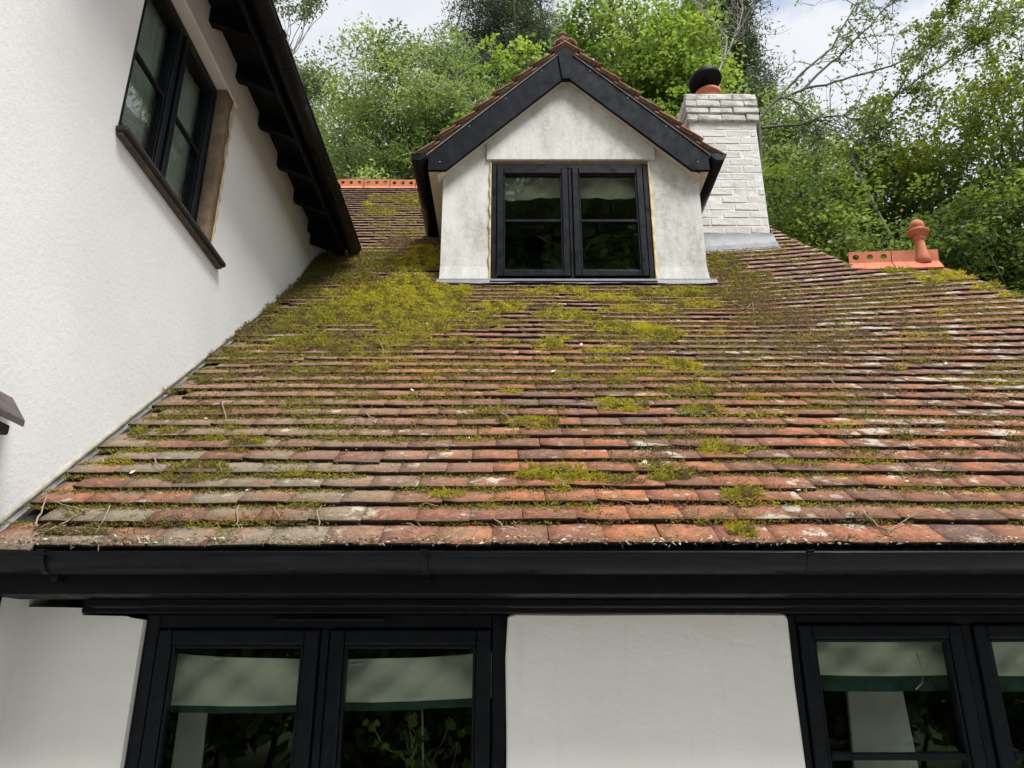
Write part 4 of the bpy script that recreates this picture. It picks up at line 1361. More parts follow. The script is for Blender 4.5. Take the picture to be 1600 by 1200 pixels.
# ------------------------------------------------------------------ moss on the tiles
MOSS= [(-1.191,3.921,0.471,0.586,1,1),(-0.745,4.152,0.216,0.554,1,0),(-0.83,3.145,0.48,0.602,1,0.3),(-0.437,3.145,0.175,0.414,0.9,0.3),(-1.249,2.553,0.293,0.394,0.8,0.8),(-1.472,2.268,0.166,0.242,0.6,1),(-0.917,2.075,0.317,0.247,0.55,0.8),(-0.606,2.406,0.303,0.314,0.7,0.5),(-1.58,3.417,0.275,0.524,0.7,1),(-1.433,4.008,0.201,0.389,0.9,1),(-0.887,4.689,0.333,0.215,0.9,2),(-0.539,4.48,0.118,0.487,0.9,2),(-0.525,3.671,0.086,0.198,0.9,1.6),(-1.099,3.417,0.183,0.175,0.6,2),(-0.859,3.671,0.143,0.165,0.6,2),(-0.041,2.824,0.206,0.152,1,0),(0.634,2.336,0.261,0.152,1,0),(0.834,2.202,0.163,0.131,0.9,0.2),(0.209,2.014,0.146,0.096,1,0),(0.339,3.346,0.339,0.089,0.9,0.2),(0.655,3.145,0.262,0.132,0.8,0.2),(1.083,3.328,0.271,0.143,0.9,0.5),(1.362,3.364,0.226,0.141,0.7,0.8),(0.542,1.897,0.152,0.08,0.8,0.2),(0.424,1.733,0.114,0.063,0.7,0.4),(0.826,1.63,0.102,0.08,1,0),(1.662,3.633,0.25,0.413,0.75,1),(1.719,4.138,0.172,0.247,0.8,1),(1.619,2.609,0.267,0.382,0.4,1.7),(1.649,3.106,0.288,0.279,0.5,1.3),(1.62,2.067,0.243,0.263,0.35,1.8),(0.806,1.249,0.121,0.091,0.9,0.5),(0.799,1.033,0.108,0.058,0.8,0.5),(0.481,1.085,0.124,0.068,0.8,0.3),(0.065,0.88,0.129,0.067,0.85,0.5),(-0.08,0.997,0.08,0.05,0.5,0.7),(0.0,1.266,0.093,0.075,0.8,0.4),(0.786,0.617,0.138,0.073,0.9,0.4),(0.166,0.408,0.16,0.073,0.95,0.5),(0.535,0.422,0.123,0.064,0.9,0.6),(0.349,0.36,0.087,0.042,0.6,0.6),(0.763,0.247,0.079,0.061,0.8,0.5),(0.691,0.028,0.05,0.044,0.9,0.2),(-0.232,0.269,0.084,0.031,0.7,0.4),(-0.041,0.204,0.062,0.034,0.5,0.5),(-1.083,0.457,0.131,0.091,0.8,0.9),(-1.011,0.686,0.063,0.071,0.8,0.6),(-1.404,0.777,0.138,0.05,0.6,0.9),(-1.34,0.997,0.161,0.043,0.5,1),(-1.605,1.266,0.087,0.066,0.5,1),(-1.423,1.439,0.121,0.064,0.5,1),(-1.445,0.962,0.08,0.056,0.6,1),(-1.355,0.123,0.06,0.039,0.4,1),(-1.314,0.046,0.116,0.03,0.5,1.2),(-0.86,-0.008,0.042,0.043,0.8,0.6),(-0.674,-0.033,0.075,0.017,0.5,0.8),(3.084,3.317,0.222,0.133,1,0),(3.204,3.056,0.155,0.084,1,0),(2.849,3.599,0.129,0.092,0.8,0.6),(3.226,2.816,0.094,0.062,0.8,0.2),(2.868,3.168,0.158,0.075,0.6,0.5),(1.911,2.173,0.176,0.096,0.4,1.4),(1.677,1.266,0.13,0.066,0.3,1.6),(1.274,0.589,0.165,0.055,0.35,1.3),(1.652,0.589,0.142,0.044,0.3,1.2),(-0.806,1.533,0.186,0.076,0.4,0.9),(-0.941,1.107,0.166,0.053,0.4,0.9),(-0.49,0.704,0.171,0.042,0.35,0.9),(0.202,0.163,0.121,0.024,0.4,0.6),(1.001,0.483,0.114,0.036,0.45,0.6),(-0.147,0.704,0.098,0.036,0.4,0.6),(-1.704,6.748,0.213,0.141,0.8,0.2),(-1.563,6.344,0.177,0.097,0.7,0.2),(-1.103,6.475,0.138,0.1,0.5,0.4),(-1.29,5.886,0.193,0.087,0.4,0.5),(0.375,-0.026,0.113,0.017,0.5,0.4),(-0.188,-0.019,0.113,0.018,0.4,0.6),(0.945,-0.008,0.113,0.018,0.4,1),(-1.173,1.733,0.196,0.106,0.5,0.9),(-1.401,1.733,0.13,0.084,0.5,1),(-0.333,1.439,0.121,0.064,0.4,0.7),(-0.679,1.185,0.141,0.048,0.4,0.8),(0.651,1.533,0.124,0.057,0.5,0.5),(-0.278,2.014,0.174,0.108,0.5,0.5),(-0.151,2.406,0.151,0.114,0.5,0.5),(-0.911,2.63,0.357,0.219,0.75,0.5),(-1.113,2.014,0.244,0.144,0.7,0.7),(-0.564,2.075,0.247,0.148,0.65,0.5),(-1.636,2.79,0.204,0.233,0.7,0.9),(-0.802,1.841,0.267,0.111,0.55,0.7),(-0.396,2.63,0.238,0.156,0.7,0.3),(-1.085,1.533,0.217,0.086,0.5,0.8),(-1.504,1.841,0.134,0.111,0.6,0.9),(0.317,2.63,0.198,0.125,0.6,0.3),(0.818,2.79,0.245,0.133,0.6,0.3),(1.225,2.962,0.169,0.142,0.6,0.4),(0.394,1.439,0.182,0.055,0.4,0.5)]
TWIGS= [[(-1.438,-0.067),(-1.417,-0.026),(-1.42,0.028),(-1.405,0.076)],[(-1.414,0.024),(-1.458,0.115),(-1.503,0.225),(-1.534,0.247),(-1.366,0.143),(-1.281,0.155)],[(-1.367,0.054),(-1.346,0.143)],[(-1.276,-0.053),(-1.251,-0.019),(-1.207,-0.033),(-1.192,0.003)],[(-1.275,0.183),(-1.256,0.084),(-1.249,0.039)],[(-1.354,0.065),(-1.371,0.01),(-1.414,0.024)],[(-1.302,0.546),(-1.252,0.472),(-1.223,0.442)],[(-1.259,1.107),(-1.201,0.997),(-1.14,0.86)],[(-1.035,0.483),(-1.007,0.422)],[(-0.582,0.054),(-0.602,0.123),(-0.602,0.183)],[(-0.631,1.601),(-0.627,1.681),(-0.653,1.786)],[(-0.624,0.997),(-0.585,0.927),(-0.54,0.86)],[(-0.096,1.07),(-0.04,0.962),(-0.013,0.927)],[(0.156,0.346),(0.171,0.309),(0.188,0.3)],[(-0.059,0.103),(-0.029,0.046),(0.019,0.003)],[(1.456,2.956),(1.49,2.782),(1.578,2.94),(1.496,2.622)],[(1.477,1.421),(1.481,1.282),(1.501,1.225)],[(1.086,0.123),(1.094,0.028),(1.126,-0.026)],[(1.106,-0.008),(1.197,0.084),(1.276,0.123)],[(0.948,1.033),(0.995,0.962),(1.0,0.893)],[(-0.867,0.183),(-0.84,0.084),(-0.813,0.039)],[(-0.751,0.171),(-0.712,0.103)],[(-0.312,0.065),(-0.276,0.01)],[(1.47,0.704),(1.476,0.617),(1.533,0.634)],[(-0.741,2.075),(-0.677,1.897),(-0.658,1.712)]]

def tile_top(x, s):
    """points just on the tile faces"""
    p, tx, ts, n = roof_frame(x, s)
    fr = np.mod(s, G)
    h = 0.0285 - 0.14 * fr
    return p + n * h[:, None], tx, ts, n
def value_noise(x, y, seed):
    r = np.random.default_rng(seed); T = r.random((64, 64))
    xi, yi = np.floor(x).astype(int), np.floor(y).astype(int)
    fx, fy = x - xi, y - yi
    fx, fy = fx * fx * (3 - 2 * fx), fy * fy * (3 - 2 * fy)
    a = T[xi % 64, yi % 64]; b = T[(xi + 1) % 64, yi % 64]; c = T[xi % 64, (yi + 1) % 64]; d = T[(xi + 1) % 64, (yi + 1) % 64]
    return (a * (1 - fx) + b * fx) * (1 - fy) + (c * (1 - fx) + d * fx) * fy
def fbm(x, y, seed):
    return 0.55 * value_noise(x, y, seed) + 0.3 * value_noise(2.3 * x, 2.3 * y, seed + 1) + 0.15 * value_noise(5.1 * x, 5.1 * y, seed + 2)
CUSH = []
def cushions(x, s, cu, tn, r):
    """small rounded pads under the strands, packed against the course steps"""
    m = len(x)
    pick = r.random(m) < cu
    x, s, tn = x[pick], s[pick], tn[pick]; m = len(x)
    p, tx, ts, nn = tile_top(x, s)
    rad = r.uniform(0.005, 0.013, m) * (1 + 0.16 * np.maximum(s, 0)); hgt = rad * r.uniform(0.35, 0.8, m)
    K = 7
    a = np.arange(K) * 2 * np.pi / K
    rings = []
    for f, hz in ((1.0, -0.25), (0.86, 0.45), (0.45, 0.86)):
        rj = rad[:, None] * f * r.uniform(0.75, 1.25, (m, K))
        rings.append(p[:, None, :] + tx[:, None, :] * (np.cos(a)[None, :, None] * rj[..., None] * 1.35) + ts[:, None, :] * (np.sin(a)[None, :, None] * rj[..., None] * 0.8) + nn[:, None, :] * (hgt[:, None, None] * hz * r.uniform(0.8, 1.2, (m, K))[..., None]))
    top = (p + nn * hgt[:, None])[:, None, :]
    V = np.concatenate(rings + [top], 1)
    nv = 3 * K + 1
    F = []
    for j in range(2):
        for k in range(K):
            A, B, C_, D_ = j * K + k, j * K + (k + 1) % K, (j + 1) * K + (k + 1) % K, (j + 1) * K + k
            F += [(A, B, C_), (A, C_, D_)]
    for k in range(K): F.append((2 * K + k, 2 * K + (k + 1) % K, 3 * K))
    F = np.array(F)[None] + (np.arange(m) * nv)[:, None, None]
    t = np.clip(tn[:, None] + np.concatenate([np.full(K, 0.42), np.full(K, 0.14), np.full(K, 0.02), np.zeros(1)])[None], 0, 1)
    CUSH.append((V.reshape(-1, 3), F.reshape(-1, 3), t.reshape(-1)))
def make_moss():
    X, S, HT, TN, LN, CU = [], [], [], [], [], []
    r = np.random.default_rng(42)
    for i, (cx, cs, rx, rs, w, hue) in enumerate(MOSS):
        far = max(0.0, cs)
        dens = 52000 * w / (1 + 0.30 * far) * (1 + 0.9 * math.exp(-far))
        n = int(max(200, min(60000, dens * math.pi * rx * rs)))
        rad = np.sqrt(r.random(n)) * 1.15; a = r.uniform(0, 2 * math.pi, n)
        x = cx + rx * rad * np.cos(a); s = cs + rs * rad * np.sin(a)
        edge = rad + 0.9 * (fbm(x * 7, s * 11, 50 + i) - 0.5) * 2
        # moss sits in the steps first
        fr = np.mod(s, G) / G
        step = np.where(fr > 0.55, 0.0, 0.35) - 0.15
        lump0 = fbm(x * 26, s * 30, 80 + i)
        keep = (edge + step * (1.25 - w) < 0.85) & ~((fr < 0.16) & (r.random(n) < 0.75)) & (lump0 > 0.30 + 0.12 * r.random(n))
        x, s, rad = x[keep], s[keep], rad[keep]
        m = len(x)
        lump = fbm(x * 26, s * 30, 80 + i)
        X.append(x); S.append(s)
        HT.append(r.random(m) * (0.058 * np.maximum(lump - 0.25, 0) + 0.004) * (1.1 - 0.5 * rad) * (0.6 + 0.6 * w))
        t = np.clip(hue / 2 + r.normal(0, 0.09, m) + 0.3 * (0.5 - lump), 0, 1)
        t = np.where(fbm(x * 17, s * 9, 60 + i) > 0.58, np.clip(t + 0.34, 0, 1), t)
        TN.append(t)
        LN.append(r.uniform(0.008, 0.024, m) * (1 + 0.12 * far)); CU.append(np.full(m, 0.07 if w >= 0.5 else 0.0) * (rad < 0.75))
    for k in range(330):
        cx, cs = r.uniform(-1.5, 2.9), r.uniform(0.0, 3.3)
        if cx > 0.667 * (2.3 + 0.9 * cs): continue
        cs = round(cs / G) * G - 0.012
        n = int(r.uniform(40, 190)); lx = r.uniform(0.02, 0.10)
        x = cx + r.normal(0, lx, n); s = cs + r.normal(0, 0.013, n)
        X.append(x); S.append(s); HT.append(r.random(n) * 0.016)
        TN.append(np.clip(r.uniform(0.15, 0.85) * (1.0 if cx < 1.3 else 1.25) + r.normal(0, 0.1, n), 0, 1)); LN.append(r.uniform(0.008, 0.022, n) * (1 + 0.1 * cs)); CU.append(np.zeros(n))
    # thin growth along the steps of all courses
    n = 300000
    s = r.integers(0, 66, n) * G + G * (1 - np.abs(r.normal(0, 0.13, n))); x = r.uniform(-1.56, 3.3, n)
    ok = (fbm(x * 2.2, s * 5, 7) + 0.35 * fbm(x * 15, s * 3.0, 9)) > (0.655 - 0.03 * (x < 0))
    xr = np.interp(s, XR_S, XR_X)
    ok &= (x < xr - 0.02) & (s < S_RIDGE - 0.1)
    x, s = x[ok], s[ok]; m = len(x)
    X.append(x); S.append(s); HT.append(r.random(m) * 0.006); TN.append(np.clip(0.48 + r.normal(0, 0.2, m), 0, 1)); LN.append(r.uniform(0.006, 0.019, m) * (1 + 0.1 * s)); CU.append(np.zeros(m))
    x, s, ht, tn, ln, cu = (np.concatenate(q) for q in (X, S, HT, TN, LN, CU))
    xr = np.interp(s, XR_S, XR_X)
    p, tx, ts, nn = tile_top(x, s)
    ok = (x > X_WALL + 0.004) & (x < xr + 0.02) & ~((p[:, 1] > DY - 0.02) & (x > DX0) & (x < DX1)) & ~((p[:, 1] > CY - 0.01) & (x > CX0) & (x < CX1)) & (s > -0.02)
    x, s, ht, tn, ln, cu, p, tx, ts, nn = (q[ok] for q in (x, s, ht, tn, ln, cu, p, tx, ts, nn))
    m = len(x)
    base = p + nn * ht[:, None]
    d = nn * r.uniform(0.15, 1.0, m)[:, None] + tx * r.normal(0, 0.75, m)[:, None] + ts * r.normal(-0.25, 0.6, m)[:, None]
    d /= np.linalg.norm(d, axis=1, keepdims=True)
    sd = np.cross(d, r.normal(0, 1, (m, 3))); sd /= np.linalg.norm(sd, axis=1, keepdims=True)
    wd = (0.0015 + 0.0014 * r.random(m)) * (1 + 0.26 * np.maximum(s, 0))
    V = np.stack([base - sd * wd[:, None], base + sd * wd[:, None], base + d * ln[:, None]], 1).reshape(-1, 3)
    cushions(x, s, cu, tn, r)
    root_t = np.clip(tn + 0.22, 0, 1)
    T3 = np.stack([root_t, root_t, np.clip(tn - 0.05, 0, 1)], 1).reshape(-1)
    Vc, Fc, Tc = CUSH[0]
    F3 = np.concatenate([np.arange(3 * m).reshape(-1, 3), Fc + 3 * m])
    o = link('moss', np_mesh('moss', np.concatenate([V, Vc]), F3, {'tone': np.concatenate([T3, Tc])}), M['moss'])
    tag(o, 'yellow-green and olive moss growing in patches over the roof tiles', 'moss', kind='stuff')
    return m
n_moss = make_moss()
def make_debris():
    r = np.random.default_rng(5)
    n = 26000
    s = r.integers(0, 40, n) * G + G * np.where(r.random(n) < 0.6, 1 - np.abs(r.normal(0, 0.12, n)), r.random(n)); x = r.uniform(-1.56, 3.2, n)
    xr = np.interp(s, XR_S, XR_X)
    p, tx, ts, nn = tile_top(x, s)
    keep = (fbm(x * 3.1, s * 4, 17) + 0.25 * r.random(n) > 0.56) & (x < xr - 0.03) & ~((p[:, 1] > DY - 0.02) & (x > DX0) & (x < DX1)) & ~((p[:, 1] > CY - 0.01) & (x > CX0) & (x < CX1))
    x, s, p, tx, ts, nn = (q[keep] for q in (x, s, p, tx, ts, nn)); m = len(x)
    # fibres and crumbs that slid down onto the gutter brush
    k = 3800
    xe = r.uniform(-1.55, 3.3, k); xe = xe[fbm(xe * 4, xe * 0 + 0.5, 23) + 0.3 * r.random(k) > 0.5]; k = len(xe)
    pe = np.stack([xe, r.uniform(2.225, 2.292, k), r.uniform(1.925, 1.947, k)], 1)
    _, txe, tse, nne = roof_frame(xe, np.full(k, 0.02))
    x = np.concatenate([x, xe]); s = np.concatenate([s, np.full(k, 0.0)]); p = np.concatenate([p, pe]); tx = np.concatenate([tx, txe]); ts = np.concatenate([ts, tse]); nn = np.concatenate([nn, nne]); m = len(x)
    a = r.uniform(0, 6.28, m)[:, None]; L = (r.uniform(0.003, 0.011, m) * np.where(np.arange(m) >= m - k, 2.0, 1.0) * (1 + 0.15 * s))[:, None]; W = L * r.uniform(0.15, 0.6, m)[:, None]
    d = tx * np.cos(a) + ts * np.sin(a) * 0.6 + nn * r.normal(0, 0.25, m)[:, None]; e = np.cross(nn, d)
    b = p + nn * 0.004
    V = np.stack([b, b + d * L * 0.5 + e * W * 0.5 + nn * 0.003, b + d * L, b + d * L * 0.5 - e * W * 0.5 + nn * 0.002], 1).reshape(-1, 3)
    mm = mk_tone('crumbs', [(0.0, (0.05, 0.035, 0.025)), (0.5, (0.20, 0.14, 0.09)), (0.85, (0.36, 0.27, 0.17)), (1.0, (0.62, 0.57, 0.46))], 0.9, 0.0, 0.1)
    o = link('leaf_litter', np_mesh('leaf_litter', V, np.arange(4 * m).reshape(-1, 4), {'tone': np.repeat(r.random(m), 4)}), mm)
    tag(o, 'brown crumbs of dead moss and leaf litter caught between the tile courses', 'litter', kind='stuff')
make_debris()

# ------------------------------------------------------------------ twigs and bleached leaves lying on the roof
def roof_pt(x, s, h):
    p, tx, ts, n = roof_frame(x, s)
    fr = s % G if s > 0 else 0.0
    q = p + n * (0.030 - 0.14 * fr + h)
    if s < 0:   # over the gutter edge
        q = np.array([x, EY + s * 1.0, EZ + 0.035 + s * 1.0])
    return q
TW_LAB = ['pale bent twig hanging over gutter at the left corner of the roof', 'long forked dry twig at the lower left corner beside the white wall',
          'straight dry twig crossing the forked one at the lower left corner', 'curved pale twig drooping over the black gutter near left corner',
          'bent twig upright on the second course near the left corner', 'small twig joining the forked one just above the gutter',
          'little twig on the left end of the fifth course', 'thin wavy twig on left tiles below the wing window', 'tiny twig on the moss clump at the lower left',
          'thin upright twig on the lowest grey tiles', 'hooked twig in moss left of the dormer foot', 'short curled pale twig on the middle of left tiles',
          'bent twig lying under the dormer on middle courses', 'short twig beside the big moss clump under the dormer', 'dry twig on lowest courses left of the middle bracket',
          'zigzag dry twig on brown moss below the chimney', 'bent dry twig on the middle of the right tiles', 'long dry stem over lowest tiles near right bracket',
          'second dry stem crossing the lowest tiles at right', 'small bent twig right of the yellow moss clumps', 'upright dry twig near the gutter left of the grey tiles',
          'small slanting twig on the second course left of centre', 'short slanting twig on the lowest course just left of centre', 'pale kinked twig on the right tiles amid brown moss', 'small bent twig at lower edge of the large moss area']
rt = random.Random(8)
for i, tw in enumerate(TWIGS):
    q = MB()
    pts = []
    for (x, s) in tw:
        pts.append(roof_pt(x, s, 0.006 + rt.uniform(0, 0.012)))
    # finer bends
    fine = []
    for a, c in zip(pts, pts[1:]):
        for k in range(3):
            f = k / 3
            fine.append(a + (c - a) * f + np.array([rt.gauss(0, 0.003), rt.gauss(0, 0.002), abs(rt.gauss(0, 0.003))]))
    fine.append(pts[-1])
    far = 1 + 0.25 * max(0, tw[0][1])
    n = len(fine)
    rad = [(0.0030 - 0.0018 * k / n) * far * (0.8 if i not in (1, 0, 3) else 1.0) for k in range(n)]
    q.tube(fine, rad, 5)
    if i in (1, 3, 17, 12):
        c = Vector(fine[n // 2]); e = c + Vector((rt.uniform(0.02, 0.06), -0.05, -0.045 if i != 1 else -0.02))
        q.tube([c, (c + e) / 2 + Vector((0.006, 0, 0.006)), e], [0.002, 0.0016, 0.0008], 5)
    o = q.build('twig', M['twig'])
    tag(o, TW_LAB[i], 'twig', 'dry twigs lying on the roof')
XZ = ['below wing window', 'left of dormer', 'below left dormer casement', 'below right dormer casement', 'below chimney', 'right of chimney']
SZ = ['lowest courses', 'lower courses', 'middle courses', 'upper courses']
def cell(i, j, nj):
    lo = 0.06 + 3.0 * j / nj; s = rt.uniform(lo + 0.05, lo + 3.0 / nj - 0.05)
    half = 0.667 * (2.27 + 0.9 * s) * 0.97
    a, c = -1.5, min(half, 3.1)
    x = a + (c - a) * (i + rt.uniform(0.15, 0.85)) / 6
    return x, s
for i in range(6):
    for j in range(4):
        x, s = cell(i, j, 4)
        p = roof_pt(x, s, 0.008); L = rt.uniform(0.04, 0.12) * (1 + 0.1 * s); a = rt.uniform(0, 6.28)
        _, tx, ts, nn = roof_frame(x, s)
        e = p + (tx * math.cos(a) + ts * math.sin(a)) * L + nn * 0.006
        mid = (p + e) / 2 + nn * 0.012 + tx * rt.gauss(0, 0.012)
        q = MB(); q.tube([p, mid, e], [0.0014 * (1 + 0.2 * s), 0.0012 * (1 + 0.2 * s), 0.0006], 5)
        tag(q.build('dry_stalk', M['twig']), 'short thin dry stalk on the ' + SZ[j] + ', ' + XZ[i], 'stalk', 'dry stalks scattered on the tiles')
lv = np.array([(0, 0, 0), (0.3, 0.35, 0.09), (0.22, 0.75, 0.05), (0, 1, 0.14), (-0.24, 0.7, 0.07), (-0.3, 0.3, 0.1), (0, 0.5, -0.03)])
lf = np.array([(0, 1, 6), (1, 2, 6), (2, 3, 6), (3, 4, 6), (4, 5, 6), (5, 0, 6)])
lv2 = np.concatenate([lv, lv + np.array([0, 0, 0.03])]); lf2 = np.concatenate([lf[:, ::-1], lf + 7])
LEAF_ME = np_mesh('fallen_leaf', lv2, lf2); LEAF_ME.materials.append(M['petal'])
for i in range(6):
    for j in range(4):
        x, s = cell(i, j, 4)
        _, tx, ts, nn = roof_frame(x, s)
        p = roof_pt(x, s, 0.004); sc = rt.uniform(0.014, 0.03) * (1 + 0.12 * s)
        Mx = Matrix(((tx[0], ts[0], nn[0], p[0]), (tx[1], ts[1], nn[1], p[1]), (tx[2], ts[2], nn[2], p[2]), (0, 0, 0, 1))) @ Matrix.Rotation(rt.uniform(0, 6.28), 4, 'Z') @ Matrix.Rotation(rt.uniform(-0.3, 0.3), 4, 'X') @ Matrix.Diagonal((sc, sc, sc, 1))
        o = bpy.data.objects.new('fallen_leaf', LEAF_ME); COL.objects.link(o); o.matrix_basis = Mx
        tag(o, 'small bleached fallen leaf on the ' + SZ[j] + ', ' + XZ[i], 'leaf', 'bleached leaves scattered on the tiles')

# ------------------------------------------------------------------ trees
def leaf_mat(name, a, b, c, trans=0.4):
    return mk_tone(name, [(0.0, a), (0.5, b), (1.0, c)], 0.5, trans + 0.08, 0.35)
ML = {
    'ash': leaf_mat('ash_leaf', (0.11, 0.155, 0.075), (0.225, 0.29, 0.125), (0.36, 0.42, 0.18)),
    'birch': leaf_mat('birch_leaf', (0.095, 0.13, 0.075), (0.175, 0.225, 0.115), (0.26, 0.31, 0.155)),
    'conifer': leaf_mat('conifer_leaf', (0.055, 0.078, 0.058), (0.10, 0.13, 0.09), (0.155, 0.19, 0.125), 0.15),
    'maple': leaf_mat('maple_leaf', (0.105, 0.16, 0.045), (0.215, 0.30, 0.075), (0.345, 0.42, 0.11)),
    'beech': leaf_mat('beech_leaf', (0.065, 0.10, 0.036), (0.14, 0.195, 0.058), (0.26, 0.315, 0.09)),
    'hazel': leaf_mat('hazel_leaf', (0.07, 0.11, 0.02), (0.15, 0.20, 0.036), (0.27, 0.29, 0.055)),
}
BK = {'dark': mk_bark('dark_bark', (0.045, 0.04, 0.033), (0.10, 0.09, 0.075)), 'silver': mk_bark('dead_pale_wood', (0.27, 0.25, 0.22), (0.42, 0.39, 0.35)), 'grey': mk_bark('grey_bark', (0.09, 0.085, 0.07), (0.17, 0.16, 0.13))}

def leaf_mesh(name, C, size, aspect, tone, r, droop=0.0, flat=0.5, rand=0.55, N=None):
    """one small folded quad for each leaf centre"""
    n = len(C)
    d = r.normal(0, 1, (n, 3)); d[:, 2] = d[:, 2] * (1 - flat) - droop
    d /= np.linalg.norm(d, axis=1, keepdims=True)
    up = r.normal(0, rand, (n, 3)); up[:, 2] += 1.0
    if N is not None: up = N + r.normal(0, 0.32, (n, 3))
    sd = np.cross(d, up); sd /= np.maximum(np.linalg.norm(sd, axis=1, keepdims=True), 1e-6)
    nm = np.cross(sd, d)
    L = (size * r.uniform(0.65, 1.3, n))[:, None]; W = L * aspect
    V = np.stack([C, C + d * L * 0.5 + sd * W * 0.5 + nm * L * 0.08, C + d * L, C + d * L * 0.5 - sd * W * 0.5 + nm * L * 0.08], 1).reshape(-1, 3)
    return np_mesh(name, V, np.arange(4 * n).reshape(-1, 4), {'tone': np.repeat(np.clip(tone, 0, 1), 4)})

def tubes_mesh(name, paths):
    """many tapered 5-sided tubes in one mesh; paths: list of (pts(n,3), radii(n))"""
    Vs, Fs, base, K = [], [], 0, 5
    for pts, rad in paths:
        pts = np.asarray(pts, float); n = len(pts)
        t = np.gradient(pts, axis=0); t /= np.maximum(np.linalg.norm(t, axis=1, keepdims=True), 1e-9)
        ref = np.where(np.abs(t[:, 2:3]) < 0.9, np.array([[0, 0, 1.0]]), np.array([[1.0, 0, 0]]))
        e1 = np.cross(t, ref); e1 /= np.linalg.norm(e1, axis=1, keepdims=True); e2 = np.cross(t, e1)
        a = np.arange(K) * 2 * np.pi / K
        ringv = pts[:, None, :] + (e1[:, None, :] * np.cos(a)[None, :, None] + e2[:, None, :] * np.sin(a)[None, :, None]) * np.asarray(rad)[:, None, None]
        Vs.append(ringv.reshape(-1, 3))
        i, k = np.meshgrid(np.arange(n - 1), np.arange(K), indexing='ij')
        f = np.stack([i * K + k, i * K + (k + 1) % K, (i + 1) * K + (k + 1) % K, (i + 1) * K + k], -1).reshape(-1, 4) + base
        Fs.append(f); base += n * K
    return np_mesh(name, np.concatenate(Vs), np.concatenate(Fs), smooth=True)

def bent(a, b, r, n=7, sag=0.12, jit=0.03):
    a, b = np.array(a, float), np.array(b, float)
    L = np.linalg.norm(b - a); f = np.linspace(0, 1, n)[:, None]
    p = a + (b - a) * f
    off = r.normal(0, 1, 3) * sag * L * 0.5
    p = p + np.sin(np.pi * f) * off + r.normal(0, jit * L * 0.35, (n, 3)) * np.sin(np.pi * f)
    return p

def tree(name, label, kind, base_xy, crown, rad, n_clumps, n_leaves, leaf=0.075, aspect=0.55, bark='dark', seed=1, r_trunk=0.16, cat='tree', group=None,
         clump=0.22, flat=0.5, droop=0.0, shell=0.45, shape='round', lean=None, tone_sp=0.26, sub_n=9):
    r = np.random.default_rng(seed)
    bx, by = base_xy
    base = np.array([bx, by, ground_h(bx, by) - 0.1]); crown = np.array(crown, float); rad = np.array(rad, float)
    root = empty(name, tuple(base)); off = Matrix.Translation(-Vector(base))
    top = crown + np.array([0, 0, rad[2] * 0.75])
    trunk = bent(base, top, r, 12, 0.05, 0.02)
    tr = np.linspace(r_trunk, r_trunk * 0.12, 12)
    paths = [(trunk, tr)]
    # clump centres
    d = r.normal(0, 1, (n_clumps, 3)); d /= np.linalg.norm(d, axis=1, keepdims=True)
    q = r.random(n_clumps) ** shell
    if shape == 'cone':
        h = r.random(n_clumps) ** 0.8
        ang = r.uniform(0, 2 * np.pi, n_clumps); rr_ = (1.0 - h * 0.95) * np.sqrt(r.random(n_clumps)) ** 0.6
        cc = crown + np.stack([np.cos(ang) * rr_ * rad[0], np.sin(ang) * rr_ * rad[1], (h * 2 - 1) * rad[2]], 1)
    else:
        cc = crown + d * q[:, None] * rad
        cc += r.normal(0, 0.06, cc.shape) * rad
    leaves, tones, norms = [], [], []
    per = n_leaves // n_clumps
    cr = clump * rad.mean()
    for c in cc:
        t0 = np.clip((c[2] - base[2]) / max(1e-3, top[2] - base[2]) - r.uniform(0.12, 0.3), 0.25, 0.92)
        a = trunk[int(t0 * 11)]
        lp = bent(a, c, r, 6, 0.18, 0.05)
        ln = np.linalg.norm(c - a)
        paths.append((lp, np.linspace(min(r_trunk * 0.35, 0.010 + 0.010 * ln), 0.005, 6)))
        ctone = 0.5 + r.normal(0, tone_sp)
        sc = c + r.normal(0, 1, (sub_n, 3)) * cr * np.array([0.75, 0.75, 0.55])
        for s_ in sc:
            paths.append((bent(c, s_, r, 3, 0.1, 0.0), [0.007, 0.005, 0.003]))
        m = max(1, int(per * r.uniform(0.6, 1.4)) // sub_n)
        # each spray hangs from its own twig, flattened and pointing outwards
        for s_ in sc:
            out = (s_ - crown) / rad; out /= max(1e-6, np.linalg.norm(out))
            g = r.normal(0, 1, (m, 3)) * cr * np.array([0.42, 0.42, 0.22]) + out * (r.random((m, 1)) * cr * 0.5)
            g[:, 2] -= (g[:, 0] ** 2 + g[:, 1] ** 2) / (cr * 2.2)
            if droop > 0: g[:, 2] -= r.random(m) * cr * droop
            leaves.append(s_ + g)
            nv = r.normal(0, 0.5, 3) + out * 0.45 + np.array([0, 0, 0.8]); norms.append(np.repeat(nv[None], m, 0))
            tones.append(ctone + r.normal(0, 0.1) + r.normal(0, 0.12, m))
    C = np.concatenate(leaves); T = np.concatenate(tones)
    o = link('trunk', tubes_mesh('trunk', paths), BK[bark]); o.parent = root; o.matrix_parent_inverse = off
    o = link('crown', leaf_mesh('crown', C, leaf, aspect, T, r, droop, flat, 0.55, np.concatenate(norms)), ML[kind]); o.parent = root; o.matrix_parent_inverse = off
    tag(root, label, cat, group)
    return root
GW = 'trees behind the cottage'
tree('ash_tree', 'light green feathery tree rising between dark eaves and dormer', 'ash', (-2.4, 16.5), (-2.45, 16.3, 12.9), (2.2, 2.0, 4.1), 105, 72000, 0.115, 0.38, 'dark', 11, 0.16, group=GW, shell=0.4, clump=0.19)
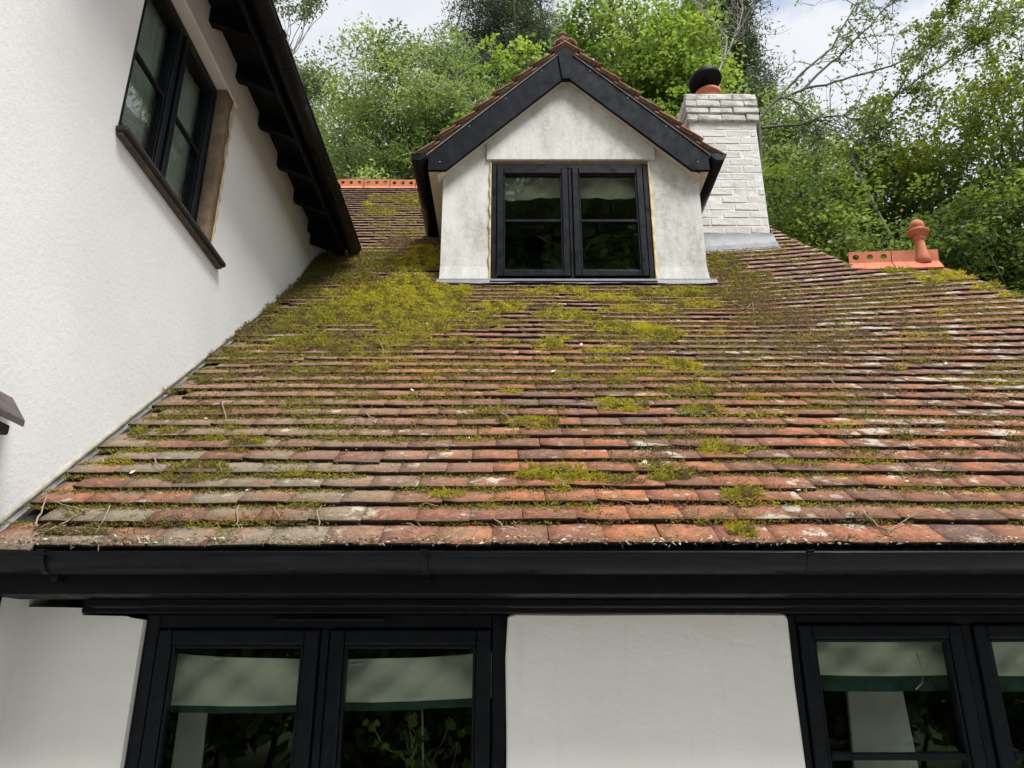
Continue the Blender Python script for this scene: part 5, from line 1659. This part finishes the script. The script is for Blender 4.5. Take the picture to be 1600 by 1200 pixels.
tree('birch_tree', 'grey-green airy tree behind the wing gutter, left of all other trees', 'birch', (-7.2, 20.5), (-6.7, 20.4, 15.0), (2.1, 2.0, 5.2), 90, 60000, 0.115, 0.6, 'grey', 12, 0.15, group=GW, droop=0.5, clump=0.18)
tree('weeping_birch', 'high drooping sprays hanging into the top left of the sky beside the gutter', 'birch', (-6.2, 14.0), (-5.3, 14.0, 17.2), (1.0, 0.9, 0.9), 14, 4200, 0.08, 0.6, 'grey', 13, 0.03, group=GW, droop=1.0)
tree('cypress_tree', 'dark grey-green conifer with ragged sprays behind the dormer apex', 'conifer', (0.2, 22.5), (-0.1, 22.3, 21.5), (2.1, 1.9, 7.6), 140, 76000, 0.16, 0.22, 'dark', 14, 0.25, group=GW, droop=0.4, clump=0.13)
tree('maple_tree', 'bright yellow-green leafy tree between dormer apex and chimney', 'maple', (3.0, 15.6), (3.2, 15.4, 14.0), (2.1, 1.9, 4.0), 100, 62000, 0.115, 0.72, 'dark', 15, 0.15, group=GW, shell=0.42, clump=0.19)
tree('sapling', 'small fresh green sapling top peeping over left slope of dormer roof', 'maple', (0.05, 11.6), (0.0, 11.5, 11.0), (0.5, 0.5, 1.5), 14, 2600, 0.11, 0.72, 'dark', 27, 0.04, group=GW, clump=0.35)
tree('cypress_tree', 'tall dark pointed conifer behind the chimney', 'conifer', (7.4, 20.6), (7.2, 20.5, 18.0), (2.2, 2.0, 7.0), 150, 80000, 0.16, 0.22, 'dark', 16, 0.25, group=GW, droop=0.35, clump=0.13, shape='cone')
tree('hazel_tree', 'mid green bushy tree right of the chimney above the roof edge', 'ash', (6.1, 15.3), (6.3, 15.2, 10.6), (2.1, 1.9, 3.0), 80, 46000, 0.11, 0.5, 'dark', 17, 0.12, group=GW, clump=0.19)
tree('beech_tree', 'broad dense dark green tree behind the terracotta ball finial', 'beech', (8.2, 13.6), (7.9, 13.4, 8.9), (3.0, 2.2, 2.8), 95, 46000, 0.10, 0.6, 'dark', 18, 0.16, group=GW, flat=0.65, clump=0.18)
tree('beech_tree', 'low shady tree filling the right edge below the sloping roof verge', 'beech', (8.8, 11.4), (8.5, 11.3, 7.2), (2.2, 1.8, 2.2), 62, 26000, 0.10, 0.6, 'dark', 19, 0.12, group=GW, flat=0.65, clump=0.18)
tree('hazel_tree', 'yellowish green airy tree reaching the sky at the right edge', 'hazel', (10.2, 12.2), (9.5, 12.0, 11.0), (1.9, 1.6, 2.4), 44, 12500, 0.09, 0.6, 'grey', 20, 0.09, group=GW, clump=0.2)
tree('hornbeam_tree', 'pale-branched leafy tree leaning right under the open white sky', 'hazel', (6.6, 13.2), (7.9, 13.0, 11.0), (1.8, 1.4, 1.5), 34, 11000, 0.09, 0.6, 'grey', 21, 0.08, group=GW, flat=0.6, clump=0.2)
tree('holly_bush', 'dark leafy undergrowth showing just above the orange ridge tiles', 'ash', (-1.9, 12.2), (-1.9, 12.2, 8.6), (1.9, 1.0, 1.6), 40, 16000, 0.09, 0.5, 'dark', 22, 0.06, group=GW)
tree('holly_bush', 'dark undergrowth between chimney foot and the roof edge', 'beech', (5.0, 11.6), (4.6, 11.6, 8.0), (1.8, 1.2, 2.0), 50, 20000, 0.09, 0.6, 'dark', 23, 0.06, group=GW)

# far wood that reads as one mass behind the trees
def far_wood():
    r = np.random.default_rng(77)
    C, T = [], []
    for i in range(60):
        x = r.uniform(-26, 34); y = r.uniform(27, 36)
        h = ground_h(x, y) + r.uniform(6.0, 11.0) + (4.0 if x > 8 else 0)
        for k in range(9):
            c = np.array([x, y, h]) + r.normal(0, 1, 3) * np.array([1.4, 1.0, 2.0]) - np.array([0, 0, 2.0])
            m = 150
            C.append(c + r.normal(0, 1, (m, 3)) * np.array([0.8, 0.8, 0.6])); T.append(0.35 + r.normal(0, 0.15) + r.normal(0, 0.1, m))
    C = np.concatenate(C); T = np.concatenate(T)
    o = link('far_woodland', leaf_mesh('far_woodland', C, 0.2, 0.6, T + 0.2, r, 0, 0.3, 2.0), ML['ash'])
    tag(o, 'dim green woodland filling the gaps far behind the trees', 'woodland', kind='stuff')
far_wood()

# bare dead branches
def bare_tree(name, label, base_xy, limbs, bark, seed, r0=0.05, twig_n=10, leaf_n=0, leafkind='hazel', spread=0.5, drop=0.25):
    r = np.random.default_rng(seed)
    bx, by = base_xy; base = np.array([bx, by, ground_h(bx, by) - 0.1])
    root = empty(name, tuple(base)); off = Matrix.Translation(-Vector(base))
    first = np.array(limbs[0][0], float)
    paths = [(bent(base, first, r, 8, 0.04, 0.02), np.linspace(r0 * 1.8, r0, 8))]
    tips = []
    for li, pts in enumerate(limbs):
        pts = np.array(pts, float)
        if li > 0: pass
        fine = []
        for a, c in zip(pts, pts[1:]):
            seg = bent(a, c, r, 6, 0.06, 0.03); fine.append(seg[:-1])
        fine.append(pts[-1:]); fine = np.concatenate(fine)
        rad = np.linspace(r0 * (0.75 if li else 0.9), 0.006, len(fine))
        paths.append((fine, rad))
        d0 = (pts[-1] - pts[0]) / np.linalg.norm(pts[-1] - pts[0])
        for k in range(twig_n):
            t = r.uniform(0.25, 1.0); q = fine[int(t * (len(fine) - 1))]
            dd = d0 * r.uniform(0.3, 1.0) + r.normal(0, spread, 3); dd /= np.linalg.norm(dd)
            L = r.uniform(0.35, 1.1)
            e = q + dd * L - np.array([0, 0, drop * L * r.random()])
            tw = bent(q, e, r, 5, 0.25, 0.05)
            paths.append((tw, np.linspace(0.009, 0.003, 5))); tips.append(tw)
            for k2 in range(3):
                q2 = tw[r.integers(1, 5)]; dd2 = dd + r.normal(0, spread * 1.2, 3); dd2 /= np.linalg.norm(dd2)
                e2 = q2 + dd2 * L * r.uniform(0.25, 0.6) - np.array([0, 0, drop * 0.3 * L])
                t2 = bent(q2, e2, r, 4, 0.25, 0.05); paths.append((t2, np.linspace(0.005, 0.002, 4))); tips.append(t2)
    o = link('trunk', tubes_mesh('trunk', paths), BK[bark]); o.parent = root; o.matrix_parent_inverse = off
    if leaf_n:
        T = np.concatenate(tips)
        idx = r.integers(0, len(T), leaf_n)
        C = T[idx] + r.normal(0, 0.05, (leaf_n, 3))
        o = link('leaves', leaf_mesh('leaves', C, 0.07, 0.6, 0.5 + r.normal(0, 0.2, leaf_n), r), ML[leafkind]); o.parent = root; o.matrix_parent_inverse = off
    tag(root, label, 'tree', GW)
bare_tree('dead_birch', 'bare silver dead branches forking up behind the chimney cowl', (4.19, 12.5), [[(4.19, 12.5, 12.9), (4.33, 12.5, 13.27), (4.69, 12.5, 13.98), (5.01, 12.2, 14.53), (5.23, 12.0, 15.01)], [(4.36, 12.5, 13.34), (4.45, 12.5, 13.81), (4.28, 12.5, 14.19), (4.04, 12.5, 14.46), (3.96, 12.5, 14.76)], [(4.49, 12.5, 13.56), (4.75, 12.5, 14.15), (4.87, 12.5, 15.21)]], 'silver', 10, r0=0.03, twig_n=12, spread=0.5, drop=0.1)
bare_tree('dying_beech', 'long bare branches sweeping right from chimney cap across the white sky', (4.3, 11.0), [[(4.3, 11.0, 10.5), (4.69, 11.0, 10.98), (5.81, 11.0, 12.12), (6.29, 11.0, 12.95), (6.58, 11.0, 13.73)], [(4.69, 11.0, 10.98), (5.23, 11.0, 11.22), (6.06, 11.0, 11.47), (7.04, 11.0, 11.83), (8.09, 11.0, 12.49), (9.0, 11.0, 12.87), (9.7, 11.0, 13.34)], [(5.17, 11.0, 11.19), (5.9, 11.0, 11.9), (6.59, 11.0, 12.64), (7.18, 11.0, 13.34), (7.46, 11.0, 13.89)], [(4.8, 11.0, 11.02), (5.02, 11.0, 10.91), (5.2, 11.0, 10.56), (5.27, 11.0, 10.29)], [(4.34, 11.0, 10.36), (5.01, 11.0, 10.43), (5.71, 11.0, 10.63), (6.02, 11.0, 10.5)]], 'grey', 11, r0=0.034, twig_n=20, leaf_n=1900, leafkind='birch', spread=0.55, drop=0.5)
bare_tree('beech_sapling', 'slender leaning branches with thin leaves crossing the upper right sky', (6.43, 12.2), [[(6.43, 12.2, 10.65), (6.84, 12.2, 11.32), (7.53, 12.2, 12.08), (8.54, 12.2, 12.79), (9.5, 12.2, 13.68), (10.6, 12.2, 14.53), (11.21, 12.2, 14.88)], [(7.38, 12.2, 11.92), (7.89, 12.2, 12.71), (8.42, 12.2, 13.52), (8.96, 12.2, 14.27), (9.35, 12.2, 14.88)], [(8.54, 12.2, 12.79), (9.28, 12.2, 13.27), (9.76, 12.2, 14.02), (10.24, 12.2, 14.7)]], 'grey', 13, r0=0.034, twig_n=18, leaf_n=6500, leafkind='hazel', spread=0.6, drop=0.3)


# garden behind the camera, mirrored in the panes
GR2 = 'garden trees mirrored in the window panes'
for i, (x, y, h, rx, lab) in enumerate([(-2.9, -14.0, 13.5, 3.4, 'tall dark tree mirrored in left half of dormer window'), (3.2, -13.0, 13.0, 3.4, 'tall dark tree mirrored in right half of dormer window')]):
    tree('garden_tree', lab, 'beech', (x, y), (x, y, h), (rx, rx, 6.5), 80, 36000, 0.30, 0.6, 'dark', 60 + i, 0.2, group=GR2)
def hedge():
    r = np.random.default_rng(31)
    n = 60000
    C = np.stack([r.uniform(-14, 16, n), -8.2 + r.normal(0, 0.6, n), r.uniform(0, 1, n) ** 0.8 * 3.6], 1)
    C[:, 2] += 0.5 * np.sin(C[:, 0] * 1.1) + 0.3 * np.sin(C[:, 0] * 3.1)
    root = empty('garden_hedge', (1, -8.2, 0)); off = Matrix.Translation((-1, 8.2, 0))
    o = link('foliage', leaf_mesh('foliage', C, 0.26, 0.6, 0.3 + r.normal(0, 0.2, n), r, 0, 0, 4.0), ML['beech']); o.parent = root; o.matrix_parent_inverse = off
    paths = [(bent((x, -8.2, -0.05), (x + r.normal(0, 0.2), -8.2, 2.8), r, 6), np.linspace(0.05, 0.012, 6)) for x in np.arange(-13.5, 16, 0.8)]
    o = link('stems', tubes_mesh('stems', paths), BK['dark']); o.parent = root; o.matrix_parent_inverse = off
    tag(root, 'dark garden hedge mirrored low in the ground floor window panes', 'hedge')
hedge()
